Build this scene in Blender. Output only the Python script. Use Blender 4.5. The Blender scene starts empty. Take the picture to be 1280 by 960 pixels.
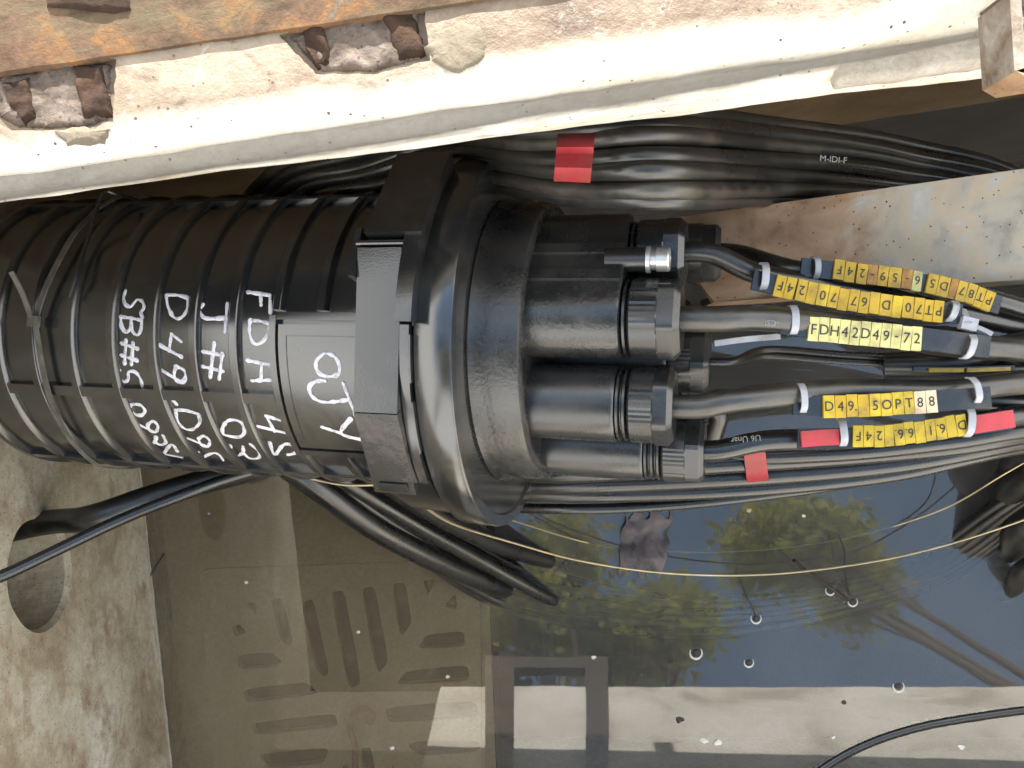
import bpy, bmesh, math, random
from mathutils import Vector, Matrix, noise
random.seed(7)
R = math.radians
scene = bpy.context.scene

# ---------------------------------------------------------------- camera, sky, sun, exposure
CAM_Z, FPX = 1.10, 1065.0                      # camera height over the water, focal length in photo pixels
cam = bpy.data.cameras.new('Camera')
cam_o = bpy.data.objects.new('Camera', cam)
scene.collection.objects.link(cam_o)
cam_o.location = (0, 0, CAM_Z)
cam_o.rotation_euler = (0, 0, 0)
cam.sensor_width = 36.0
cam.lens = 36.0 * FPX / 1280.0
cam.clip_start, cam.clip_end = 0.01, 600
scene.camera = cam_o

CLOUD = 6.2
SUN_EL, SUN_AZ = 21.0, 92.0                    # azimuth measured from +X towards +Y (sun stands beyond the far rim)
world = bpy.data.worlds.new('World'); scene.world = world; world.use_nodes = True
wn = world.node_tree.nodes; wl = world.node_tree.links
sky = wn.new('ShaderNodeTexSky'); sky.sky_type = 'NISHITA'; sky.sun_disc = False
sky.sun_elevation = R(SUN_EL); sky.sun_rotation = R(90 - SUN_AZ)
sky.air_density = 1.7; sky.dust_density = 1.6; sky.ozone_density = 2.0
bg = wn['Background']; bg.inputs['Strength'].default_value = 0.15
# hazy bright cloud banks round the lower sky, thinning to blue overhead
wtc = wn.new('ShaderNodeTexCoord'); wsep = wn.new('ShaderNodeSeparateXYZ'); wl.new(wtc.outputs['Generated'], wsep.inputs[0])
wno = wn.new('ShaderNodeTexNoise'); wno.inputs['Scale'].default_value = 2.2; wno.inputs['Detail'].default_value = 7; wno.inputs['Roughness'].default_value = 0.55
wl.new(wtc.outputs['Generated'], wno.inputs['Vector'])
wmr = wn.new('ShaderNodeMapRange'); wmr.inputs['From Min'].default_value = 0.95; wmr.inputs['From Max'].default_value = 0.66; wmr.inputs['To Min'].default_value = -0.22; wmr.inputs['To Max'].default_value = 0.34
wl.new(wsep.outputs['Z'], wmr.inputs['Value'])
wad = wn.new('ShaderNodeMath'); wad.operation = 'ADD'; wl.new(wno.outputs['Fac'], wad.inputs[0]); wl.new(wmr.outputs[0], wad.inputs[1])
wss = wn.new('ShaderNodeMapRange'); wss.interpolation_type = 'SMOOTHSTEP'; wss.inputs['From Min'].default_value = 0.42; wss.inputs['From Max'].default_value = 0.72
wl.new(wad.outputs[0], wss.inputs['Value'])
wmx = wn.new('ShaderNodeMix'); wmx.data_type = 'RGBA'; wmx.inputs[7].default_value = (CLOUD, CLOUD * 0.985, CLOUD * 0.94, 1)
wl.new(wss.outputs[0], wmx.inputs[0]); wl.new(sky.outputs['Color'], wmx.inputs[6]); wl.new(wmx.outputs[2], bg.inputs['Color'])
sun = bpy.data.lights.new('Sun', 'SUN'); sun.energy = 5.0; sun.angle = R(0.5); sun.color = (1.0, 0.95, 0.87)
sun_o = bpy.data.objects.new('Sun', sun); scene.collection.objects.link(sun_o)
sd = Vector((math.cos(R(SUN_EL)) * math.cos(R(SUN_AZ)), math.cos(R(SUN_EL)) * math.sin(R(SUN_AZ)), math.sin(R(SUN_EL))))
sun_o.rotation_euler = sd.to_track_quat('Z', 'Y').to_euler()
scene.view_settings.view_transform = 'Standard'
scene.view_settings.look = 'None'
scene.view_settings.gamma = 1.0
scene.view_settings.use_curve_mapping = False
scene.view_settings.exposure = 2.1
scene.render.engine = 'CYCLES'
scene.cycles.use_denoising = True
scene.cycles.max_bounces = 6
scene.cycles.transparent_max_bounces = 12
scene.cycles.caustics_reflective = False
scene.cycles.caustics_refractive = False

COL = scene.collection

# ---------------------------------------------------------------- helpers
def at(px, py, z):
    """point at height z seen at photo pixel (px, py)"""
    d = CAM_Z - z
    return Vector(((px - 640) * d / FPX, (480 - py) * d / FPX, z))

def proj(p):
    d = CAM_Z - p.z
    return 640 + p.x * FPX / d, 480 - p.y * FPX / d

def thing(name, label, cat, loc=(0, 0, 0), group=None):
    o = bpy.data.objects.new(name, None); COL.objects.link(o)
    o.empty_display_size = 0.03
    o.location = loc
    tag(o, label, cat, group)
    return o

def tag(o, label, cat, group=None):
    o['label'] = label; o['category'] = cat
    if group: o['group'] = group
    return o

def root_loc(o):
    v = Vector((0, 0, 0))
    while o:
        v += o.location; o = o.parent
    return v

def link(name, me, mat, parent=None, loc=None, smooth=None):
    """mesh given in world coordinates -> object, origin at loc (top level) or at its parent"""
    off = root_loc(parent) if parent else Vector(loc if loc is not None else (0, 0, 0))
    if off.length > 0: me.transform(Matrix.Translation(-off))
    if mat: me.materials.append(mat)
    o = bpy.data.objects.new(name, me); COL.objects.link(o)
    if parent: o.parent = parent
    elif loc is not None: o.location = loc
    return o

def obj(name, bm, mat, parent=None, loc=None, smooth=40):
    bmesh.ops.recalc_face_normals(bm, faces=bm.faces)
    me = bpy.data.meshes.new(name); 
    if smooth is not None:
        lim = R(smooth)
        for f in bm.faces: f.smooth = True
        for e in bm.edges:
            if len(e.link_faces) == 2:
                e.smooth = e.calc_face_angle(0) < lim
    bm.to_mesh(me); bm.free()
    return link(name, me, mat, parent, loc)

def catmull(pts, n=10, closed=False):
    pts = [Vector(p) for p in pts]; N = len(pts); out = []
    rng = range(N) if closed else range(N - 1)
    for i in rng:
        if closed: p0, p1, p2, p3 = pts[i - 1], pts[i], pts[(i + 1) % N], pts[(i + 2) % N]
        else: p0, p1, p2, p3 = pts[max(i - 1, 0)], pts[i], pts[i + 1], pts[min(i + 2, N - 1)]
        for k in range(n):
            t = k / n
            out.append(0.5 * ((2 * p1) + (p2 - p0) * t + (2 * p0 - 5 * p1 + 4 * p2 - p3) * t * t + (3 * p1 - p0 - 3 * p2 + p3) * t ** 3))
    if not closed: out.append(pts[-1].copy())
    return out

def frames(path, closed=False, up=Vector((0, 0, 1))):
    """tangent, side, up per point"""
    res = []; N = len(path)
    for i in range(N):
        if closed: t = path[(i + 1) % N] - path[i - 1]
        else: t = path[min(i + 1, N - 1)] - path[max(i - 1, 0)]
        t.normalize()
        s = t.cross(up)
        if s.length < 1e-4: s = t.cross(Vector((0, 1, 0)))
        s.normalize(); u = s.cross(t).normalized()
        res.append((t, s, u))
    return res

def tube(bm, path, r, seg=12, closed=False, rs=None, flat=1.0):
    fr = frames(path, closed); rings = []
    for i, (p, (t, s, u)) in enumerate(zip(path, fr)):
        rr = rs[i] if rs else r
        rings.append([bm.verts.new(p + (s * math.cos(2 * math.pi * k / seg) + u * flat * math.sin(2 * math.pi * k / seg)) * rr) for k in range(seg)])
    N = len(rings)
    for i in range(N if closed else N - 1):
        a, b = rings[i], rings[(i + 1) % N]
        for k in range(seg):
            bm.faces.new((a[k], a[(k + 1) % seg], b[(k + 1) % seg], b[k]))
    if not closed:
        bm.faces.new(rings[0][::-1]); bm.faces.new(rings[-1])
    return bm

def ribbon(bm, path, ups, w, h):
    """rectangular section strip: width w, thickness h, lying on 'ups' normals"""
    N = len(path); rings = []
    for i in range(N):
        t = (path[min(i + 1, N - 1)] - path[max(i - 1, 0)]).normalized()
        u = ups[i].normalized(); s = t.cross(u).normalized()
        p = path[i]
        rings.append([bm.verts.new(p + s * w / 2), bm.verts.new(p + s * w / 2 + u * h), bm.verts.new(p - s * w / 2 + u * h), bm.verts.new(p - s * w / 2)])
    for i in range(N - 1):
        a, b = rings[i], rings[i + 1]
        for k in range(4): bm.faces.new((a[k], a[(k + 1) % 4], b[(k + 1) % 4], b[k]))
    bm.faces.new(rings[0][::-1]); bm.faces.new(rings[-1])
    return bm

def prism(bm, pts, vec):
    """closed prism over polygon pts along vec"""
    vec = Vector(vec)
    a = [bm.verts.new(p) for p in pts]; b = [bm.verts.new(Vector(p) + vec) for p in pts]
    n = len(pts)
    bm.faces.new(a[::-1]); bm.faces.new(b)
    for i in range(n): bm.faces.new((a[i], a[(i + 1) % n], b[(i + 1) % n], b[i]))
    return bm

def box(bm, c, ex, ey, ez):
    """box from centre and three half-extent vectors"""
    c, ex, ey, ez = Vector(c), Vector(ex), Vector(ey), Vector(ez)
    return prism(bm, [c - ex - ey - ez, c + ex - ey - ez, c + ex + ey - ez, c - ex + ey - ez], ez * 2)

def bevel(bm, w, seg=2, ang=30):
    es = [e for e in bm.edges if len(e.link_faces) == 2 and e.calc_face_angle(0) > R(ang)]
    bmesh.ops.bevel(bm, geom=es, offset=w, segments=seg, profile=0.5, affect='EDGES', clamp_overlap=True)
    return bm

def BM(): return bmesh.new()

# ---------------------------------------------------------------- materials
def nodes(name):
    m = bpy.data.materials.new(name); m.use_nodes = True
    nt = m.node_tree
    return m, nt, nt.nodes['Principled BSDF'], nt.nodes['Material Output']

def N(nt, typ, **kw):
    n = nt.nodes.new(typ)
    for k, v in kw.items():
        if k in n.inputs: n.inputs[k].default_value = v
        else: setattr(n, k, v)
    return n

def coords(nt, scale=(1, 1, 1), rot=(0, 0, 0)):
    tc = N(nt, 'ShaderNodeTexCoord'); mp = N(nt, 'ShaderNodeMapping')
    mp.inputs['Scale'].default_value = scale; mp.inputs['Rotation'].default_value = rot
    nt.links.new(tc.outputs['Object'], mp.inputs['Vector'])
    return mp.outputs['Vector']

def noise_tex(nt, vec, scale, detail=6, rough=0.6, dist=0.0):
    n = N(nt, 'ShaderNodeTexNoise', Scale=scale, Detail=detail, Roughness=rough, Distortion=dist)
    nt.links.new(vec, n.inputs['Vector'])
    return n.outputs['Fac']

def ramp(nt, fac, stops):
    r = N(nt, 'ShaderNodeValToRGB'); cr = r.color_ramp
    while len(cr.elements) < len(stops): cr.elements.new(0.5)
    for e, (p, c) in zip(cr.elements, stops):
        e.position = p; e.color = (*c, 1) if len(c) == 3 else c
    nt.links.new(fac, r.inputs['Fac'])
    return r.outputs['Color']

def mix(nt, fac, a, b, mode='MIX'):
    m = N(nt, 'ShaderNodeMix', data_type='RGBA', blend_type=mode)
    for s, v in ((m.inputs[0], fac), (m.inputs[6], a), (m.inputs[7], b)):
        if hasattr(v, 'links'): nt.links.new(v, s)
        elif isinstance(v, tuple): s.default_value = (*v, 1)
        else: s.default_value = v
    return m.outputs[2]

def bump(nt, bs, h, strength=0.3, dist=0.002):
    b = N(nt, 'ShaderNodeBump', Strength=strength, Distance=dist)
    nt.links.new(h, b.inputs['Height']); nt.links.new(b.outputs['Normal'], bs.inputs['Normal'])

def simple(name, col, rough=0.5, metal=0.0, var=0.25, scale=60, bmp=0.15, spec=0.5, dist=0.001):
    m, nt, bs, out = nodes(name)
    v = coords(nt); f = noise_tex(nt, v, scale)
    lo = tuple(c * (1 - var) for c in col); hi = tuple(min(1, c * (1 + var)) for c in col)
    nt.links.new(ramp(nt, f, [(0.3, lo), (0.7, hi)]), bs.inputs['Base Color'])
    bs.inputs['Roughness'].default_value = rough; bs.inputs['Metallic'].default_value = metal
    bs.inputs['Specular IOR Level'].default_value = spec
    if bmp: bump(nt, bs, f, bmp, dist)
    return m

def black_plastic(name, rough=0.28, dust=0.5, dustcol=(0.11, 0.095, 0.07), base=(0.0155, 0.016, 0.0165), grain=0.08, grain_scale=900, thr=(0.50, 0.72)):
    m, nt, bs, out = nodes(name)
    v = coords(nt)
    f1 = noise_tex(nt, v, 14, 8, 0.65, 0.4); f2 = noise_tex(nt, v, 120, 5, 0.7)
    mm = N(nt, 'ShaderNodeMath', operation='MULTIPLY_ADD'); nt.links.new(f2, mm.inputs[0]); mm.inputs[1].default_value = 0.35
    nt.links.new(f1, mm.inputs[2])
    mask = ramp(nt, mm.outputs[0], [(thr[0] + 0.17, (0, 0, 0)), (thr[1] + 0.17, (1, 1, 1))])
    ml = N(nt, 'ShaderNodeMath', operation='MULTIPLY'); nt.links.new(mask, ml.inputs[0]); ml.inputs[1].default_value = dust
    nt.links.new(mix(nt, ml.outputs[0], base, dustcol), bs.inputs['Base Color'])
    rr = N(nt, 'ShaderNodeMath', operation='MULTIPLY_ADD'); nt.links.new(mm.outputs[0], rr.inputs[0]); rr.inputs[1].default_value = 0.40; rr.inputs[2].default_value = rough - 0.33
    nt.links.new(rr.outputs[0], bs.inputs['Roughness'])
    bs.inputs['Specular IOR Level'].default_value = 0.8
    g = noise_tex(nt, v, grain_scale, 3, 0.6)
    bump(nt, bs, g, grain, 0.0006)
    return m

M = {}
M['closure'] = black_plastic('closure_black_plastic', 0.25, 0.30)
_c = M['closure'].node_tree.nodes['Principled BSDF']; _c.inputs['Coat Weight'].default_value = 0.65; _c.inputs['Coat Roughness'].default_value = 0.2
M['base'] = black_plastic('textured_black_plastic', 0.34, 0.5, (0.085, 0.075, 0.06), grain=0.55, grain_scale=330, thr=(0.44, 0.74))
M['latch'] = black_plastic('latch_plastic', 0.17, 0.30, (0.10, 0.085, 0.07), thr=(0.48, 0.70), grain=0.15)
M['latch_mud'] = black_plastic('muddy_latch_plastic', 0.17, 0.6, (0.12, 0.09, 0.08), thr=(0.48, 0.68), grain=0.2)
M['nut'] = black_plastic('nut_plastic', 0.36, 0.35, (0.07, 0.062, 0.05))
M['cable'] = black_plastic('cable_jacket', 0.36, 0.35, (0.07, 0.06, 0.045), base=(0.012, 0.0122, 0.0125), thr=(0.50, 0.76), grain=0.12, grain_scale=300)
M['cable_dirty'] = black_plastic('muddy_cable_jacket', 0.42, 0.55, (0.085, 0.07, 0.05), base=(0.013, 0.013, 0.013), thr=(0.46, 0.68), grain=0.2, grain_scale=250)
M['carrier'] = black_plastic('label_carrier', 0.3, 0.25)
M['ink'] = simple('black_ink', (0.012, 0.012, 0.014), 0.5, bmp=0)
M['paint_pen'] = simple('white_paint_pen', (0.70, 0.68, 0.72), 0.45, var=0.06, bmp=0.2)
_nt = M['paint_pen'].node_tree; _b = _nt.nodes['Principled BSDF']; _src = _b.inputs['Base Color'].links[0].from_socket     # worn and thin in places
_f = noise_tex(_nt, coords(_nt), 170, 6, 0.75, 0.5)
_nt.links.new(mix(_nt, ramp(_nt, _f, [(0.50, (0, 0, 0)), (0.72, (0.9, 0.9, 0.9))]), _src, (0.06, 0.06, 0.065)), _b.inputs['Base Color'])
M['print'] = simple('white_cable_print', (0.20, 0.20, 0.19), 0.5, var=0.2, bmp=0)
M['yellow'] = simple('yellow_marker', (0.48, 0.345, 0.018), 0.35, var=0.12, scale=40, bmp=0.05)
M['yellow_deep'] = simple('deep_yellow_marker', (0.44, 0.285, 0.012), 0.35, var=0.18, scale=40, bmp=0.05)
M['yellow_pale'] = simple('pale_yellow_marker', (0.54, 0.50, 0.20), 0.35, var=0.10, scale=40, bmp=0.05)
M['beige'] = simple('bleached_marker', (0.58, 0.45, 0.30), 0.4, var=0.10, scale=40, bmp=0.05)
M['brown_marker'] = simple('soiled_marker', (0.30, 0.15, 0.03), 0.5, var=0.5, scale=150, bmp=0.1)
M['red_tape'] = simple('red_tape', (0.27, 0.020, 0.027), 0.5, var=0.2, scale=80, bmp=0.2)
M['red_sleeve'] = simple('red_sleeve', (0.46, 0.045, 0.055), 0.42, var=0.1, scale=60, bmp=0.1)
M['tie_white'] = simple('natural_nylon', (0.34, 0.35, 0.385), 0.35, var=0.12, scale=80, bmp=0.1)
M['tie_grey'] = simple('muddy_nylon', (0.11, 0.105, 0.09), 0.35, var=0.6, scale=70, bmp=0.1)
M['steel_bright'] = simple('bright_steel', (0.62, 0.61, 0.58), 0.35, metal=0.7, var=0.1, bmp=0.05)
M['brass'] = simple('tarnished_wire', (0.55, 0.45, 0.28), 0.3, metal=0.6, var=0.25, scale=40, bmp=0.05)
M['pink'] = simple('pinkish_cord', (0.34, 0.17, 0.13), 0.6, var=0.3)
M['foam'] = simple('white_foam', (0.75, 0.75, 0.70), 0.6, var=0.2)
M['twig'] = simple('wet_twig', (0.03, 0.022, 0.015), 0.4, var=0.4)
M['bag'] = simple('grey_plastic_film', (0.24, 0.205, 0.215), 0.35, var=0.4, scale=30)
M['bark'] = simple('bark', (0.09, 0.065, 0.045), 0.9, var=0.4, scale=20, bmp=0.6, dist=0.02)

for _k in ('yellow', 'yellow_deep', 'yellow_pale', 'beige', 'red_tape', 'red_sleeve', 'tie_white'):       # handling grime on the markers
    _m = M[_k]; _nt = _m.node_tree; _b = _nt.nodes['Principled BSDF']; _src = _b.inputs['Base Color'].links[0].from_socket
    _f = noise_tex(_nt, coords(_nt), 55, 7, 0.7, 0.6)
    _nt.links.new(mix(_nt, ramp(_nt, _f, [(0.48, (0, 0, 0)), (0.78, (0.85, 0.85, 0.85))]), _src, (0.11, 0.07, 0.035)), _b.inputs['Base Color'])

def concrete(name, stops, scale=9, pits=0.5, rough=0.75, streak=None, fine=160, spots=None, bmp=0.5, dist=0.002):
    m, nt, bs, out = nodes(name)
    v = coords(nt)
    f = noise_tex(nt, v, scale, 9, 0.62, 0.5)
    c = ramp(nt, f, stops)
    if streak:
        vs = coords(nt, streak[0], streak[3] if len(streak) > 3 else (0, 0, 0))
        s = noise_tex(nt, vs, streak[1], 6, 0.7, 0.2)
        c = mix(nt, ramp(nt, s, [(0.48, (0, 0, 0)), (0.70, (1, 1, 1))]), c, streak[2])
    g = noise_tex(nt, v, fine, 6, 0.75)
    c = mix(nt, 0.55, c, ramp(nt, g, [(0.3, (0.55, 0.5, 0.45)), (0.62, (1, 1, 1))]), 'MULTIPLY')
    if spots:
        vo = N(nt, 'ShaderNodeTexVoronoi', Scale=spots[0]); nt.links.new(v, vo.inputs['Vector'])
        k = noise_tex(nt, v, spots[0] * 0.45, 5, 0.8)
        sm = N(nt, 'ShaderNodeMath', operation='MULTIPLY_ADD'); nt.links.new(k, sm.inputs[0]); sm.inputs[1].default_value = -0.2
        nt.links.new(vo.outputs['Distance'], sm.inputs[2])
        mk = ramp(nt, sm.outputs[0], [(0.0, (1, 1, 1)), (spots[1], (0, 0, 0))])
        c = mix(nt, mk, c, spots[2])
    nt.links.new(c, bs.inputs['Base Color'])
    bs.inputs['Roughness'].default_value = rough
    bs.inputs['Specular IOR Level'].default_value = 0.3
    hh = N(nt, 'ShaderNodeMath', operation='MULTIPLY_ADD'); nt.links.new(g, hh.inputs[0]); hh.inputs[1].default_value = 0.5; nt.links.new(f, hh.inputs[2])
    bump(nt, bs, hh.outputs[0], bmp, dist)
    return m

M['wall'] = concrete('wet_stained_concrete', [(0.28, (0.22, 0.175, 0.12)), (0.40, (0.37, 0.325, 0.24)), (0.50, (0.48, 0.44, 0.345)), (0.60, (0.54, 0.52, 0.44)), (0.70, (0.64, 0.64, 0.58))], 8,
                     streak=((1, 1, 1.6), 21, (0.29, 0.215, 0.145)), fine=120, spots=(230, 0.06, (0.06, 0.035, 0.02)), bmp=0.8)
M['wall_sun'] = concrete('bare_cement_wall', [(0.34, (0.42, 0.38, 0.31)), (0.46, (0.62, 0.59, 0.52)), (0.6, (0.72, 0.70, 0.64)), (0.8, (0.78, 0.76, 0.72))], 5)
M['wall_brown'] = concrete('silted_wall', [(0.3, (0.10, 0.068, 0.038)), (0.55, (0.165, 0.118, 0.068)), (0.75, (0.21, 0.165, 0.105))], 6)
M['wall_shade'] = concrete('shade_painted_wall', [(0.3, (0.045, 0.036, 0.022)), (0.7, (0.085, 0.07, 0.045))], 9)  # near wall left of the band: its shadow painted as dark brown
M['silt'] = concrete('brown_silt', [(0.3, (0.46, 0.35, 0.21)), (0.55, (0.57, 0.445, 0.29)), (0.75, (0.62, 0.50, 0.35))], 8, fine=240, bmp=0.3, spots=(120, 0.03, (0.45, 0.4, 0.3)))
M['deep_silt'] = concrete('black_silt', [(0.3, (0.016, 0.015, 0.016)), (0.7, (0.035, 0.032, 0.032))], 5)
M['grate'] = concrete('silted_grate', [(0.3, (0.50, 0.385, 0.235)), (0.55, (0.60, 0.47, 0.31)), (0.75, (0.64, 0.52, 0.37))], 9, fine=260, bmp=0.3)
M['void'] = concrete('dark_slot_void', [(0.3, (0.02, 0.018, 0.014)), (0.7, (0.04, 0.036, 0.027))], 12)
M['ground'] = concrete('dusty_ground', [(0.3, (0.22, 0.17, 0.12)), (0.55, (0.33, 0.27, 0.20)), (0.75, (0.40, 0.34, 0.27))], 3, fine=60)
M['mortar'] = concrete('grey_mortar', [(0.3, (0.12, 0.098, 0.068)), (0.7, (0.20, 0.17, 0.125))], 40, fine=300, bmp=0.8)
M['mortar_pale'] = concrete('pale_mortar', [(0.3, (0.34, 0.30, 0.25)), (0.7, (0.50, 0.46, 0.40))], 40, fine=300, bmp=0.8)
M['aggregate'] = concrete('exposed_aggregate', [(0.3, (0.07, 0.05, 0.038)), (0.5, (0.13, 0.10, 0.08)), (0.75, (0.22, 0.18, 0.155))], 70, fine=400, bmp=1.0, spots=(260, 0.16, (0.06, 0.045, 0.05)))
M['rust_dark'] = concrete('dark_rust', [(0.3, (0.022, 0.012, 0.008)), (0.6, (0.048, 0.025, 0.014)), (0.8, (0.085, 0.042, 0.02))], 50, fine=300, rough=0.9, bmp=1.0)
M['rust'] = concrete('orange_rust', [(0.30, (0.04, 0.03, 0.02)), (0.42, (0.085, 0.048, 0.028)), (0.52, (0.12, 0.07, 0.042)), (0.59, (0.20, 0.095, 0.035)), (0.64, (0.12, 0.085, 0.058)), (0.76, (0.27, 0.21, 0.145))], 34, fine=320, rough=0.85,
                    streak=((1.5, 9, 3), 5, (0.12, 0.105, 0.06)), bmp=0.8)
M['rust_pale'] = concrete('pale_rusted_paint', [(0.32, (0.07, 0.045, 0.03)), (0.45, (0.15, 0.115, 0.085)), (0.6, (0.21, 0.185, 0.155)), (0.75, (0.30, 0.275, 0.24))], 60, fine=260, bmp=0.6)
M['frame_rust'] = concrete('brown_painted_iron', [(0.3, (0.045, 0.032, 0.02)), (0.7, (0.075, 0.055, 0.034))], 20)

def rim_material():
    m, nt, bs, out = nodes('cast_rim_concrete')
    v = coords(nt)
    f = noise_tex(nt, v, 11, 9, 0.65, 0.6); g = noise_tex(nt, v, 190, 6, 0.75)
    clean = ramp(nt, f, [(0.32, (0.52, 0.43, 0.30)), (0.43, (0.70, 0.64, 0.52)), (0.54, (0.79, 0.76, 0.69)), (0.8, (0.82, 0.80, 0.76))])
    dirty = ramp(nt, f, [(0.32, (0.06, 0.033, 0.02)), (0.42, (0.13, 0.088, 0.056)), (0.52, (0.19, 0.143, 0.098)), (0.62, (0.26, 0.21, 0.155)), (0.76, (0.36, 0.31, 0.25))])
    # soil lies away from the poured edge; the edge itself is bare
    sep = N(nt, 'ShaderNodeSeparateXYZ'); tc = N(nt, 'ShaderNodeTexCoord'); nt.links.new(tc.outputs['Object'], sep.inputs[0])
    a = N(nt, 'ShaderNodeMath', operation='MULTIPLY_ADD'); nt.links.new(f, a.inputs[0]); a.inputs[1].default_value = 0.035; nt.links.new(sep.outputs['Y'], a.inputs[2])
    k = ramp(nt, a.outputs[0], [(0.0, (0, 0, 0)), (0.006, (0.0, 0.0, 0.0)), (0.022, (0, 0, 0)), (0.034, (1, 1, 1))])
    st = noise_tex(nt, v, 38, 7, 0.72, 0.8)
    dirty = mix(nt, ramp(nt, st, [(0.54, (0, 0, 0)), (0.70, (0.9, 0.9, 0.9))]), dirty, (0.085, 0.05, 0.032))
    dirty = mix(nt, ramp(nt, st, [(0.30, (0.8, 0.8, 0.8)), (0.42, (0, 0, 0))]), dirty, (0.40, 0.37, 0.32))
    c = mix(nt, k, clean, dirty)
    # drawn streaks along the lip
    vs = coords(nt, (9.0, 60, 75)); s = noise_tex(nt, vs, 1.0, 8, 0.75, 1.2)
    lipmask = N(nt, 'ShaderNodeMath', operation='LESS_THAN'); nt.links.new(sep.outputs['Z'], lipmask.inputs[0]); lipmask.inputs[1].default_value = -0.02
    sm = N(nt, 'ShaderNodeMath', operation='MULTIPLY'); nt.links.new(ramp(nt, s, [(0.50, (0, 0, 0)), (0.74, (0.75, 0.75, 0.75))]), sm.inputs[0]); nt.links.new(lipmask.outputs[0], sm.inputs[1])
    c = mix(nt, 0.0, c, c); c = mix(nt, sm.outputs[0], c, (0.20, 0.145, 0.08))
    vg = coords(nt, (5.0, 22, 30)); gn = noise_tex(nt, vg, 1.0, 6, 0.65, 0.4)  # dark band along the edge face, its shade painted into the colour
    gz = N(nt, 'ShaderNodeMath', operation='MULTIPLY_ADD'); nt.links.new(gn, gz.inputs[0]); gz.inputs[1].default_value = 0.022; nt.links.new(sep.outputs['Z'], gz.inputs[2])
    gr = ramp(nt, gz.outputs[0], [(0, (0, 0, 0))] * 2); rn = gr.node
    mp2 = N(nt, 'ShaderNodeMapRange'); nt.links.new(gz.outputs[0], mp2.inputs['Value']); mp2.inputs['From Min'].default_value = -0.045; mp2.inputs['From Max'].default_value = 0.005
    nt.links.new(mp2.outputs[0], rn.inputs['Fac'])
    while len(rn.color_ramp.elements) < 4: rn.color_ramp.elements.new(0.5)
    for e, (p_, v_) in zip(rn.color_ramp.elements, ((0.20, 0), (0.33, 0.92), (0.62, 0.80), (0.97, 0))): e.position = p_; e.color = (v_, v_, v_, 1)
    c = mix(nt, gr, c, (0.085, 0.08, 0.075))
    c = mix(nt, 0.4, c, ramp(nt, g, [(0.3, (0.6, 0.52, 0.45)), (0.6, (1, 1, 1))]), 'MULTIPLY')
    vo = N(nt, 'ShaderNodeTexVoronoi', Scale=130); nt.links.new(v, vo.inputs['Vector'])
    kk = noise_tex(nt, v, 45, 5, 0.8)
    q = N(nt, 'ShaderNodeMath', operation='MULTIPLY_ADD'); nt.links.new(kk, q.inputs[0]); q.inputs[1].default_value = -0.16; nt.links.new(vo.outputs['Distance'], q.inputs[2])
    c = mix(nt, ramp(nt, q.outputs[0], [(0.0, (1, 1, 1)), (0.035, (0, 0, 0))]), c, (0.09, 0.05, 0.035))
    nt.links.new(c, bs.inputs['Base Color']); bs.inputs['Roughness'].default_value = 0.5
    bump(nt, bs, g, 0.5, 0.002)
    return m
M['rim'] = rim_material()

def galvanised():
    m, nt, bs, out = nodes('weathered_galvanised_steel')
    v = coords(nt)
    f = noise_tex(nt, v, 26, 8, 0.6, 0.6); g = noise_tex(nt, v, 220, 5, 0.7)
    zinc = ramp(nt, f, [(0.3, (0.22, 0.20, 0.165)), (0.44, (0.33, 0.305, 0.255)), (0.54, (0.40, 0.33, 0.24)), (0.62, (0.36, 0.345, 0.31)), (0.76, (0.48, 0.465, 0.42))])
    rust = ramp(nt, f, [(0.3, (0.17, 0.095, 0.05)), (0.48, (0.31, 0.195, 0.115)), (0.62, (0.38, 0.26, 0.17)), (0.74, (0.38, 0.32, 0.32))])
    sep = N(nt, 'ShaderNodeSeparateXYZ'); tc = N(nt, 'ShaderNodeTexCoord'); nt.links.new(tc.outputs['Object'], sep.inputs[0])
    a = N(nt, 'ShaderNodeMath', operation='MULTIPLY_ADD'); nt.links.new(f, a.inputs[0]); a.inputs[1].default_value = 0.10; nt.links.new(sep.outputs['X'], a.inputs[2])
    c = mix(nt, ramp(nt, a.outputs[0], [(0.185, (1, 1, 1)), (0.21, (0, 0, 0))]), zinc, rust)
    vo = N(nt, 'ShaderNodeTexVoronoi', Scale=150); nt.links.new(v, vo.inputs['Vector'])
    k = noise_tex(nt, v, 60, 5, 0.8)
    q = N(nt, 'ShaderNodeMath', operation='MULTIPLY_ADD'); nt.links.new(k, q.inputs[0]); q.inputs[1].default_value = -0.15; nt.links.new(vo.outputs['Distance'], q.inputs[2])
    c = mix(nt, ramp(nt, q.outputs[0], [(0.0, (1, 1, 1)), (0.04, (0, 0, 0))]), c, (0.05, 0.03, 0.02))
    nt.links.new(c, bs.inputs['Base Color']); bs.inputs['Roughness'].default_value = 0.6; bs.inputs['Metallic'].default_value = 0.15
    bump(nt, bs, g, 0.35, 0.001)
    return m
M['galv'] = galvanised()

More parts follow.
